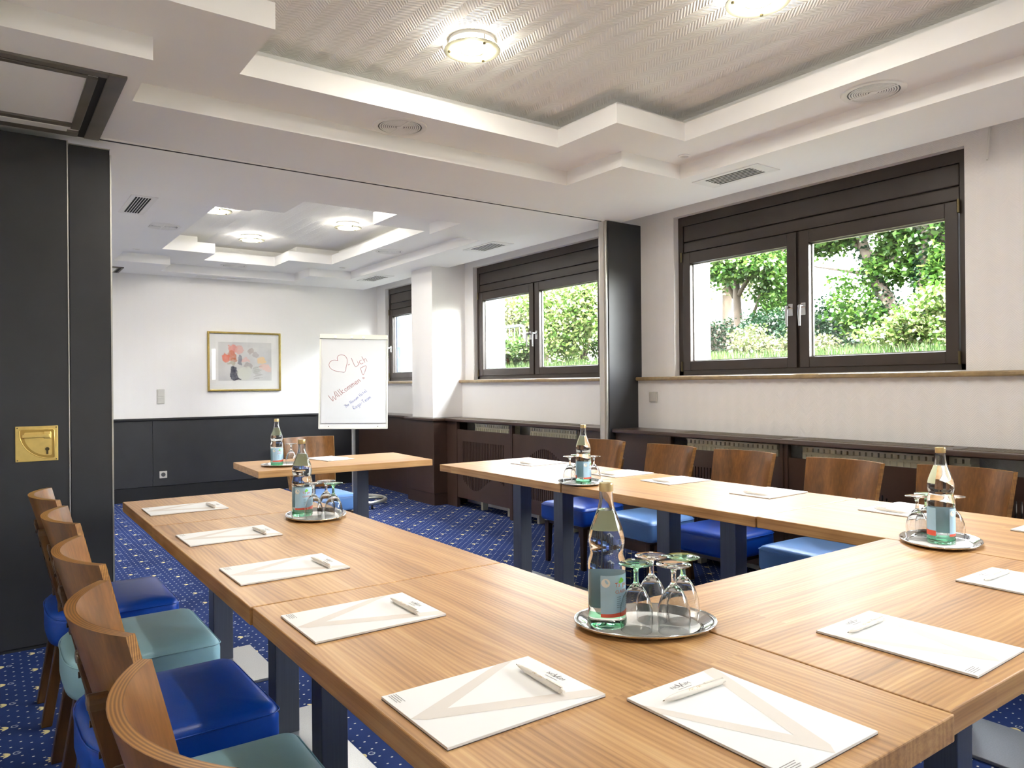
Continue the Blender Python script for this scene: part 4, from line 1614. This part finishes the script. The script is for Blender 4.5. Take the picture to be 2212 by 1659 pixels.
gclear = make_glass('clear upside-down glass, front right on the nearest tray', False)
ggreen = make_glass('green-stemmed upside-down glass beside the nearest bottle', True)
gclear.location = (1.131, 1.025, TH + 0.0016)
ggreen.location = (1.077, 1.077, TH + 0.0016)
for src, x, y, lab in (
        (gclear, 1.150, 1.104, 'clear upside-down glass at the back of the nearest tray'),
        (ggreen, 1.196, 1.058, 'green-stemmed upside-down glass at the right of the nearest tray'),
        (gclear, 1.006, 2.700, 'clear upside-down glass next to the bottle on the left row tray'),
        (gclear, 1.072, 2.740, 'clear upside-down glass at the back of the left row tray'),
        (ggreen, 1.067, 2.655, 'green-stemmed upside-down glass on the left row tray'),
        (gclear, 1.585, 4.640, 'clear upside-down glass on the separate small table'),
        (gclear, 2.402, 2.862, 'clear upside-down glass left of the far right-row bottle'),
        (ggreen, 2.486, 2.901, 'green-stemmed glass half hidden by the far right-row bottle'),
        (gclear, 2.500, 2.790, 'clear upside-down glass right of the far right-row bottle'),
        (gclear, 2.409, 1.160, 'clear upside-down glass left of the right-hand bottle'),
        (ggreen, 2.482, 1.166, 'green-stemmed glass behind the right-hand bottle'),
        (gclear, 2.490, 1.088, 'clear upside-down glass mostly hidden behind the right-hand bottle')):
    copy_thing(src, (x, y, TH + 0.0016), 0.3, lab, gl_grp)

# ------------------------------------------------------------------ flip chart
t = thing('flip_chart', 'white flip chart with handwritten welcome in red and blue', 'flip chart', (3.0, 6.93, 0.0), math.radians(-23.5))
# local: -y faces the camera, x to the right
MB().tube([(0, 0.10, 0.03), (0, 0.10, 1.25)], 0.019, 16).build('pole', 'aluminium', t, smooth='angle')
n = 48
rb = MB()
rb.tube([(0.31 * math.cos(2 * PI * k / n), 0.31 * math.sin(2 * PI * k / n), 0.060) for k in range(n + 1)], 0.020, 10, cap=False)
for k in range(5):
    a = 2 * PI * k / 5 + 0.3
    rb.tube([(0, 0.10, 0.060), (0.31 * math.cos(a), 0.31 * math.sin(a), 0.060)], 0.012, 8)
rb.build('base_ring', 'aluminium', t, smooth=True)
for k in range(5):
    a = 2 * PI * k / 5 + 0.3
    cx_, cy_ = 0.30 * math.cos(a), 0.30 * math.sin(a)
    MB().tube([(cx_ - 0.010, cy_, 0.022), (cx_ + 0.010, cy_, 0.022)], 0.022, 14).build('castor', 'rubber', t, smooth='angle')
BW, BH = 0.335, 0.955
tilt = Matrix.Translation((0, -0.02, 0.775)) @ Matrix.Rotation(math.radians(1.0), 4, 'Y') @ Matrix.Rotation(math.radians(-9), 4, 'X')
bd = MB().box(-BW, 0, 0, BW, 0.018, BH).xf(tilt).build('board', 'flip_board', t, bevel=0.002)
fr = MB()
fr.box(-BW - 0.004, -0.004, 0, -BW + 0.012, 0.022, BH).box(BW - 0.012, -0.004, 0, BW + 0.004, 0.022, BH).box(-BW, -0.006, -0.004, BW, 0.022, 0.012)
fr.xf(tilt).build('frame', 'flip_frame', bd, bevel=0.002)
MB().box(-BW - 0.002, -0.020, BH - 0.045, BW + 0.002, 0.022, BH + 0.004).xf(tilt).build('clamp_bar', 'flip_frame', t, bevel=0.004)
pp = MB().box(-BW + 0.022, -0.008, 0.055, BW - 0.018, -0.002, BH - 0.04).xf(tilt).build('paper_block', 'flip_paper', t)
for mx_ in (-0.185, -0.022, 0.093):
    MB().tube([(mx_, -0.020, BH - 0.026), (mx_, -0.030, BH - 0.026)], 0.013, 16).xf(tilt).build('magnet', 'plastic_white', t)
for mx_ in (-0.24, 0.24):
    MB().tube([(mx_, -0.003, 0.022), (mx_, -0.007, 0.022)], 0.005, 10).xf(tilt).build('screw', 'screw', t)


def fc(u, v):      # study pixel -> board plane
    return ((u - 640) / 905 * 2 * BW, (1455 - v) / 1270 * BH)


def strokes(lst, r, mat, name):
    mb = MB()
    for s in lst:
        q = []
        for i in range(len(s) - 1):          # smooth the pen strokes
            p0, p1, p2, p3 = s[max(i - 1, 0)], s[i], s[i + 1], s[min(i + 2, len(s) - 1)]
            for k in range(5):
                u = k / 5
                q.append(tuple(0.5 * (2 * p1[j] + (p2[j] - p0[j]) * u + (2 * p0[j] - 5 * p1[j] + 4 * p2[j] - p3[j]) * u * u
                                      + (3 * p1[j] - p0[j] - 3 * p2[j] + p3[j]) * u ** 3) for j in (0, 1)))
        q.append(s[-1])
        mb.tube([(fc(*p)[0], -0.0084, fc(*p)[1]) for p in q], r, 5)
    mb.xf(tilt)
    return mb.build(name, mat, pp)


heart = [(425, 545), (416, 505), (432, 475), (470, 460), (515, 472), (545, 510), (550, 560), (538, 625), (522, 692), (470, 694), (390, 680), (335, 650), (311, 610), (318, 570), (345, 545), (385, 535), (425, 545)]
hand = {
    'L': [[(0, 0), (0.15, 1), (0.55, 0.92)]], 'i': [[(0.1, 0.45), (0.15, 1.0)], [(0.08, 0.2), (0.1, 0.24)]],
    'c': [[(0.45, 0.5), (0.2, 0.45), (0.02, 0.75), (0.2, 1.0), (0.5, 0.95)]],
    'h': [[(0.0, 0.0), (0.1, 1.0)], [(0.08, 0.7), (0.3, 0.48), (0.42, 0.6), (0.45, 1.0)]],
    'W': [[(0, 0.1), (0.2, 1.0), (0.42, 0.45), (0.6, 1.0), (0.85, 0.0)]], 'l': [[(0.05, 0), (0.12, 1.0), (0.22, 0.96)]],
    'k': [[(0.02, 0), (0.08, 1.0)], [(0.45, 0.45), (0.08, 0.72), (0.5, 1.0)]],
    'o': [[(0.25, 0.48), (0.02, 0.72), (0.2, 1.0), (0.45, 0.8), (0.25, 0.48)]],
    'm': [[(0.0, 0.5), (0.05, 1.0)], [(0.04, 0.65), (0.22, 0.48), (0.3, 1.0)], [(0.3, 0.65), (0.5, 0.48), (0.58, 1.0)]],
    'e': [[(0.05, 0.75), (0.42, 0.68), (0.25, 0.46), (0.03, 0.72), (0.2, 1.0), (0.45, 0.92)]],
    'n': [[(0.0, 0.5), (0.05, 1.0)], [(0.04, 0.65), (0.28, 0.48), (0.38, 1.0)]],
    'I': [[(0.0, 0.05), (0.35, 0.05), (0.25, 0.9), (0.0, 0.95)]], 'r': [[(0.0, 0.5), (0.05, 1.0)], [(0.05, 0.7), (0.3, 0.5)]],
    'N': [[(0.05, 1.0), (0.1, 0.05), (0.5, 0.95), (0.55, 0.0)]], 'v': [[(0.0, 0.5), (0.2, 1.0), (0.4, 0.5)]],
    'u': [[(0.0, 0.5), (0.05, 0.95), (0.3, 0.95), (0.38, 0.5), (0.42, 1.0)]], 'H': [[(0.05, 0), (0.1, 1)], [(0.5, 0), (0.52, 1)], [(0.08, 0.5), (0.5, 0.5)]],
    't': [[(0.15, 0.15), (0.2, 1.0)], [(0.0, 0.45), (0.4, 0.42)]], 'R': [[(0.05, 1), (0.05, 0.05), (0.4, 0.1), (0.4, 0.4), (0.08, 0.5), (0.5, 1)]],
    'g': [[(0.4, 0.5), (0.1, 0.5), (0.1, 0.9), (0.38, 0.85), (0.4, 0.5), (0.38, 1.3), (0.1, 1.35)]],
    'a': [[(0.4, 0.55), (0.1, 0.5), (0.05, 0.95), (0.38, 0.9), (0.4, 0.5), (0.45, 1.0)]], '-': [[(0.05, 0.65), (0.35, 0.62)]],
    'T': [[(0.0, 0.05), (0.6, 0.0)], [(0.3, 0.03), (0.32, 1.0)]]}


def write(s, u0, v0, du, dv, h, adv):
    """lettering along direction (du, dv); returns strokes in study pixels"""
    out = []
    ln = math.hypot(du, dv)
    ex, ey = du / ln, dv / ln
    pos = 0.0
    for ch in s:
        if ch == ' ':
            pos += 0.5 * adv
            continue
        wmax = 0.0
        for st_ in hand[ch]:
            out.append([(u0 + ex * (pos + p[0] * h) - ey * (p[1] - 1) * h, v0 + ey * (pos + p[0] * h) + ex * (p[1] - 1) * h) for p in st_])
            wmax = max(wmax, max(p[0] for p in st_))
        pos += wmax * h + adv * 0.22
    return out


strokes([heart, [(728, 640), (805, 608), (766, 732), (728, 640)],
         [(770 + 10 * math.cos(a * PI / 4), 773 + 10 * math.sin(a * PI / 4)) for a in range(9)], [(562, 600), (585, 586)]]
        + write('L', 640, 622, 1, -0.30, 125, 60) + write('ich', 698, 600, 1, -0.42, 92, 66), 0.0019, 'ink_red', 'red_handwriting')
strokes(write('W', 352, 1100, 1, -0.55, 110, 40) + write('illkommen', 425, 1040, 1, -0.70, 82, 50), 0.0019, 'ink_red', 'red_handwriting')
strokes(write('Ihr Novum Hotel', 540, 1180, 1, -0.80, 42, 34) + write('Rega-Team', 650, 1205, 1, -0.72, 50, 36), 0.0013, 'ink_blue', 'blue_handwriting')

# ------------------------------------------------------------------ garden outside the windows
def gz(x):
    return 1.27 + 0.062 * (x - 4.46)


g = MB()
gx = [4.47, 6, 8, 10, 14, 30]
vs_ = []
for x in gx:
    vs_ += [(x, -12, gz(min(x, 12))), (x, 30, gz(min(x, 12)))]
g.add(vs_, [(2 * k, 2 * k + 2, 2 * k + 3, 2 * k + 1) for k in range(len(gx) - 1)])
o = g.build('garden_ground', 'soil')
struct(o)


def leaf_mesh(name, mat, parent, pts, size, seed, up=0.35):
    """pts: (n,3) array of leaf positions; every leaf is a folded diamond of its own"""
    size *= 0.72
    rs = np.random.RandomState(seed)
    n = len(pts)
    nrm = rs.normal(size=(n, 3))
    nrm[:, 2] = np.abs(nrm[:, 2]) + up
    nrm /= np.linalg.norm(nrm, axis=1)[:, None]
    d = rs.normal(size=(n, 3))
    d -= nrm * (d * nrm).sum(1)[:, None]
    d /= np.linalg.norm(d, axis=1)[:, None]
    s = np.cross(nrm, d)
    ln = (size * rs.uniform(0.6, 1.35, n))[:, None]
    w = ln * 0.34
    v = np.empty((n, 4, 3))
    v[:, 0] = pts
    v[:, 1] = pts + d * ln * 0.5 + s * w + nrm * ln * 0.08
    v[:, 2] = pts + d * ln - nrm * ln * 0.1
    v[:, 3] = pts + d * ln * 0.5 - s * w + nrm * ln * 0.08
    me = bpy.data.meshes.new(name)
    me.vertices.add(n * 4)
    me.vertices.foreach_set('co', v.reshape(-1))
    me.loops.add(n * 4)
    me.loops.foreach_set('vertex_index', np.arange(n * 4))
    me.polygons.add(n)
    me.polygons.foreach_set('loop_start', np.arange(0, n * 4, 4))
    me.update(calc_edges=True)
    me.materials.append(M[mat])
    ob = bpy.data.objects.new(name, me)
    C.objects.link(ob)
    ob.parent = parent
    stuff(ob)
    return ob


def clump_points(rs, n, c, rad, clumps=14):
    """points gathered in clumps inside an ellipsoid"""
    cc = rs.normal(size=(clumps, 3))
    cc /= np.linalg.norm(cc, axis=1)[:, None]
    cc *= (rs.uniform(0.2, 0.95, clumps) ** 0.6)[:, None]
    idx = rs.randint(0, clumps, n)
    p = cc[idx] + rs.normal(size=(n, 3)) * 0.20
    return np.array(c) + p * np.array(rad)


def bush(name, x, y, h, rad, mat, n, size, label, grp, seed):
    z = gz(x)
    t = thing(name, label, 'bush', (x, y, z), 0, grp)
    rs = np.random.RandomState(seed)
    pts = clump_points(rs, int(n * 1.7), (0, 0, h * 0.52), (rad, rad, h * 0.46), 18)
    pts[:, 2] = np.abs(pts[:, 2]) + 0.02
    leaf_mesh('foliage', mat, t, pts, size, seed)
    st_ = MB()
    rr_ = random.Random(seed)
    for k in range(7):
        a = rr_.uniform(0, 6.28)
        e = (rad * 0.6 * math.cos(a), rad * 0.6 * math.sin(a), h * rr_.uniform(0.5, 0.85))
        st_.tube([(0, 0, 0), (e[0] * 0.4, e[1] * 0.4, e[2] * 0.55), e], [0.012, 0.008, 0.004], 6)
    st_.build('stems', 'bark', t, smooth=True)
    return t


def tree(name, x, y, path, branches, crowns, mat, size, label, seed, ivy=0):
    z = gz(x)
    t = thing(name, label, 'tree', (x, y, z), 0, 'garden trees outside the windows')
    tr = MB()
    tr.tube([p[:3] for p in path], [p[3] for p in path], 10)
    for b in branches:
        tr.tube([p[:3] for p in b], [p[3] for p in b], 7)
    tr.build('trunk', 'bark', t, smooth=True)
    rs = np.random.RandomState(seed)
    allp = [clump_points(rs, int(n * 1.6), c, r, 12) for (c, r, n) in crowns]
    leaf_mesh('foliage', mat, t, np.concatenate(allp), size, seed)
    if ivy:
        pts = []
        for k in range(ivy):
            i = rs.randint(0, len(path) - 1)
            f = rs.uniform()
            a = rs.uniform(0, 6.28)
            p0, p1 = path[i], path[i + 1]
            rr_ = p0[3] + rs.uniform(0.0, 0.07)
            pts.append((p0[0] + (p1[0] - p0[0]) * f + rr_ * math.cos(a), p0[1] + (p1[1] - p0[1]) * f + rr_ * math.sin(a), p0[2] + (p1[2] - p0[2]) * f))
        leaf_mesh('ivy', 'leaf_dark', t, np.array(pts), 0.06, seed + 1)
    return t


tree('leafy_tree', 8.5, 6.48, [(0, 0, -0.05, 0.07), (0, 0.0, 0.5, 0.06), (0.0, 0.02, 0.85, 0.055), (0.0, 0.03, 1.3, 0.03)],
     [[(0, 0.02, 0.85, 0.04), (0, -0.25, 1.2, 0.02), (0, -0.6, 1.6, 0.01)], [(0, 0.02, 0.8, 0.04), (0, 0.3, 1.25, 0.02), (0, 0.6, 1.5, 0.01)],
      [(0.05, -0.05, 0.25, 0.045), (0.1, -0.3, 0.9, 0.03), (0.1, -0.7, 1.5, 0.015)]],
     [((0, 0.0, 1.35), (0.8, 0.75, 0.38), 5200), ((0, -0.65, 1.45), (0.7, 0.5, 0.42), 3200), ((0, 0.2, 1.95), (0.9, 1.1, 0.45), 4200), ((0.2, -0.5, 0.75), (0.3, 0.35, 0.35), 1300)],
     'leaf_green', 0.085, 'leafy young tree seen in the left pane of the large window', 11)
tree('leaning_tree', 7.5, 3.80, [(0, -0.05, -0.05, 0.10), (0, 0.03, 0.40, 0.085), (0, 0.10, 0.60, 0.075), (0, 0.24, 0.85, 0.065), (0, 0.33, 1.15, 0.055), (0, 0.45, 1.6, 0.03)],
     [[(0, 0.24, 0.85, 0.03), (0, 0.55, 0.93, 0.015), (0, 0.9, 1.02, 0.008)], [(0, 0.30, 1.08, 0.035), (0, 0.0, 0.98, 0.03), (0, -0.22, 0.80, 0.028), (0, -0.35, 0.60, 0.028)],
      [(0, 0.33, 1.15, 0.03), (0, 0.75, 1.30, 0.016), (0, 1.1, 1.25, 0.008)]],
     [((0, 0.75, 1.32), (0.5, 0.5, 0.26), 2600), ((0, 0.1, 1.65), (0.7, 0.9, 0.40), 4200), ((0, 0.0, 0.95), (0.35, 0.28, 0.30), 1500), ((-0.2, 0.25, 0.45), (0.35, 0.35, 0.35), 1200)],
     'leaf_green', 0.075, 'leaning tree trunk with ivy in the right pane of the large window', 12, ivy=900)
tree('ivy_tree', 7.4, 3.42, [(0, 0.02, -0.05, 0.09), (0, 0.03, 0.7, 0.08), (0, 0.0, 1.1, 0.075), (0, 0.05, 1.8, 0.06)],
     [[(0, 0.0, 0.95, 0.04), (0, -0.25, 1.25, 0.025), (0, -0.5, 1.6, 0.015)], [(0, 0.0, 0.9, 0.035), (0, 0.22, 1.2, 0.022), (0, 0.3, 1.5, 0.015)]],
     [((0.1, -0.35, 1.45), (0.6, 0.55, 0.45), 3600), ((0.2, 0.3, 1.25), (0.5, 0.35, 0.3), 1800), ((0, -0.35, 0.75), (0.4, 0.35, 0.4), 2000)],
     'leaf_green', 0.08, 'upright ivy-clad tree near the right edge of the large window', 13, ivy=1500)
for gx_, gy_, crown, lab, sd in ((12.5, 3.0, [((0, 0, 2.1), (1.0, 1.2, 0.9), 3500)], 'pale sunlit tree far behind the fence, right of the leaning tree', 14),
                                 (12.5, 9.8, [((0, 0, 1.9), (1.2, 1.3, 1.0), 4200)], 'pale sunlit tree far behind the fence, seen between the windows', 16),
                                 (10.5, 13.4, [((0, 0, 1.5), (1.2, 2.2, 1.3), 12000)], 'pale sunlit tree filling the left pane of the middle window', 15)):
    tree('garden_tree', gx_, gy_, [(0, 0, -0.05, 0.12), (0, 0, 1.2, 0.1), (0, 0.1, 2.4, 0.06)], [], crown, 'leaf_pale', 0.11, lab, sd)
bgrp = 'garden bushes outside the windows'
bush('leafy_bush', 6.05, 2.50, 0.62, 0.40, 'leaf_bright', 3200, 0.06, 'bright leafy bush at the lower right of the large window', bgrp, 21)
bush('leafy_bush', 6.5, 3.25, 0.45, 0.34, 'leaf_bright', 2200, 0.055, 'bright leafy bush at the bottom centre of the right-hand pane', bgrp, 22)
bush('flowering_bush', 6.5, 4.75, 0.34, 0.30, 'leaf_pale', 1600, 0.05, 'pale flowering bush at the bottom of the left-hand pane', bgrp, 23)
bush('flowering_bush', 6.3, 4.05, 0.30, 0.28, 'leaf_pale', 1400, 0.05, 'pale flowering bush left of the leaning tree', bgrp, 24)
bush('leafy_bush', 6.10, 7.05, 1.35, 0.62, 'leaf_bright', 9000, 0.075, 'tall sunlit bush filling the right pane of the middle window', bgrp, 25)
bush('leafy_bush', 6.9, 7.9, 1.1, 0.45, 'leaf_green', 3600, 0.07, 'green bush left of the tall sunlit bush by the middle window', bgrp, 26)
bush('leafy_bush', 8.6, 8.9, 1.7, 0.9, 'leaf_pale', 6000, 0.08, 'pale bush behind the railing outside the middle window', bgrp, 27)
bush('leafy_bush', 6.0, 8.35, 0.42, 0.30, 'leaf_grass', 1500, 0.09, 'low grassy bush in front of the railing', bgrp, 28)
bush('leafy_bush', 8.2, 5.75, 0.55, 0.45, 'leaf_dark', 2400, 0.06, 'dark bush under the leafy young tree', bgrp, 29)
bush('leafy_bush', 7.8, 4.75, 0.62, 0.45, 'leaf_dark', 2600, 0.06, 'dark bush against the fence left of the leaning tree', bgrp, 30)
bush('leafy_bush', 7.0, 2.80, 0.95, 0.42, 'leaf_green', 3200, 0.065, 'tall green bush behind the bright bush at the window edge', bgrp, 31)

# boarded fence overgrown with ivy
t = thing('garden_fence', 'weathered board fence overgrown with dark ivy behind the trees', 'fence', (9.6, 0.0, gz(9.6)))
fb = None
rnd = random.Random(3)
for k in range(60):
    y = 2.4 + k * 0.125
    h = 0.58 + rnd.uniform(-0.02, 0.02)
    if fb is None:
        fb = MB().box(0, 0, 0, 0.022, 0.118, 1.0).build('board', 'fence_wood', t)
        b_ = fb
    else:
        b_ = fb.copy()
        C.objects.link(b_)
        b_.parent = t
    b_.location = (rnd.uniform(-0.006, 0.006), y, -0.02)
    b_.scale = (1, 1, h)
MB().box(0.022, 2.4, 0.42, 0.06, 9.9, 0.48).build('rail', 'fence_wood', t)
MB().box(-0.01, 2.4, 0.58, 0.05, 9.9, 0.60).build('cap_board', 'brown_board', t)
rs = np.random.RandomState(9)
n = 9000
pts = np.stack([-0.02 - np.abs(rs.normal(size=n)) * 0.10, rs.uniform(2.4, 9.9, n), rs.uniform(0, 0.62, n)], 1)
leaf_mesh('ivy', 'leaf_dark', t, pts, 0.065, 10)

# grass along the wall, one object
rs = np.random.RandomState(4)
n = 26000
gxs = 4.75 + rs.uniform(0, 1, n) ** 1.2 * 3.4
gys = rs.uniform(1.6, 12.5, n)
hh = rs.uniform(0.05, 0.17, n)
v = np.empty((n, 3, 3))
ang = rs.uniform(0, 6.28, n)
bz = 1.27 + 0.062 * (gxs - 4.46)
v[:, 0] = np.stack([gxs - 0.006 * np.cos(ang), gys - 0.006 * np.sin(ang), bz], 1)
v[:, 1] = np.stack([gxs + 0.006 * np.cos(ang), gys + 0.006 * np.sin(ang), bz], 1)
v[:, 2] = np.stack([gxs + rs.normal(size=n) * 0.03, gys + rs.normal(size=n) * 0.03, bz + hh], 1)
me = bpy.data.meshes.new('grass')
me.vertices.add(n * 3)
me.vertices.foreach_set('co', v.reshape(-1))
me.loops.add(n * 3)
me.loops.foreach_set('vertex_index', np.arange(n * 3))
me.polygons.add(n)
me.polygons.foreach_set('loop_start', np.arange(0, n * 3, 3))
me.update(calc_edges=True)
me.materials.append(M['leaf_grass'])
o = bpy.data.objects.new('grass', me)
C.objects.link(o)
tag(stuff(o), 'sunlit grass growing along the window wall outside', 'grass')

# railing and pots seen through the middle window
t = thing('garden_railing', 'grey tubular railing with thin bars outside the middle window', 'railing', (6.5, 9.1, gz(6.5)))
MB().tube([(0, -0.34, 0), (0, -0.34, 0.60), (0, -0.31, 0.66), (0, -0.25, 0.68), (0, 0.9, 0.68)], 0.022, 10).build('top_rail', 'railing_metal', t, smooth=True)
MB().tube([(0, 0.15, 0), (0, 0.15, 0.68)], 0.018, 10).build('post', 'railing_metal', t, smooth=True)
MB().tube([(0, -0.34, 0.10), (0, 0.9, 0.10)], 0.012, 8).build('bottom_rail', 'railing_metal', t, smooth=True)
for k in range(8):
    y = -0.22 + k * 0.13
    MB().tube([(0, y, 0.10), (0, y, 0.68)], 0.006, 6).build('bar', 'railing_metal', t, smooth=True)
for i, (x, y, lab) in enumerate(((6.66, 9.46, 'terracotta plant pot behind the railing, left one'), (6.62, 8.98, 'terracotta plant pot behind the railing, right one'))):
    t = thing('plant_pot', lab, 'plant pot', (x, y, gz(x)), 0, 'terracotta pots by the railing')
    MB().lathe([(0.0004, 0.0), (0.07, 0.0), (0.095, 0.17), (0.105, 0.17), (0.105, 0.20), (0.09, 0.20), (0.085, 0.16), (0.0004, 0.16)], 24).build('pot', 'terracotta', t, smooth='angle')
    sp = MB()
    for k in range(9):
        a = k * 0.7
        sp.add([(0.012 * math.cos(a + 1.57), 0.012 * math.sin(a + 1.57), 0.16), (-0.012 * math.cos(a + 1.57), -0.012 * math.sin(a + 1.57), 0.16),
                (0.10 * math.cos(a), 0.10 * math.sin(a), 0.45), (0.2 * math.cos(a), 0.2 * math.sin(a), 0.62 + 0.04 * (k % 3))], [(0, 1, 2), (0, 2, 3)])
    stuff(sp.build('leaves', 'leaf_green', t))
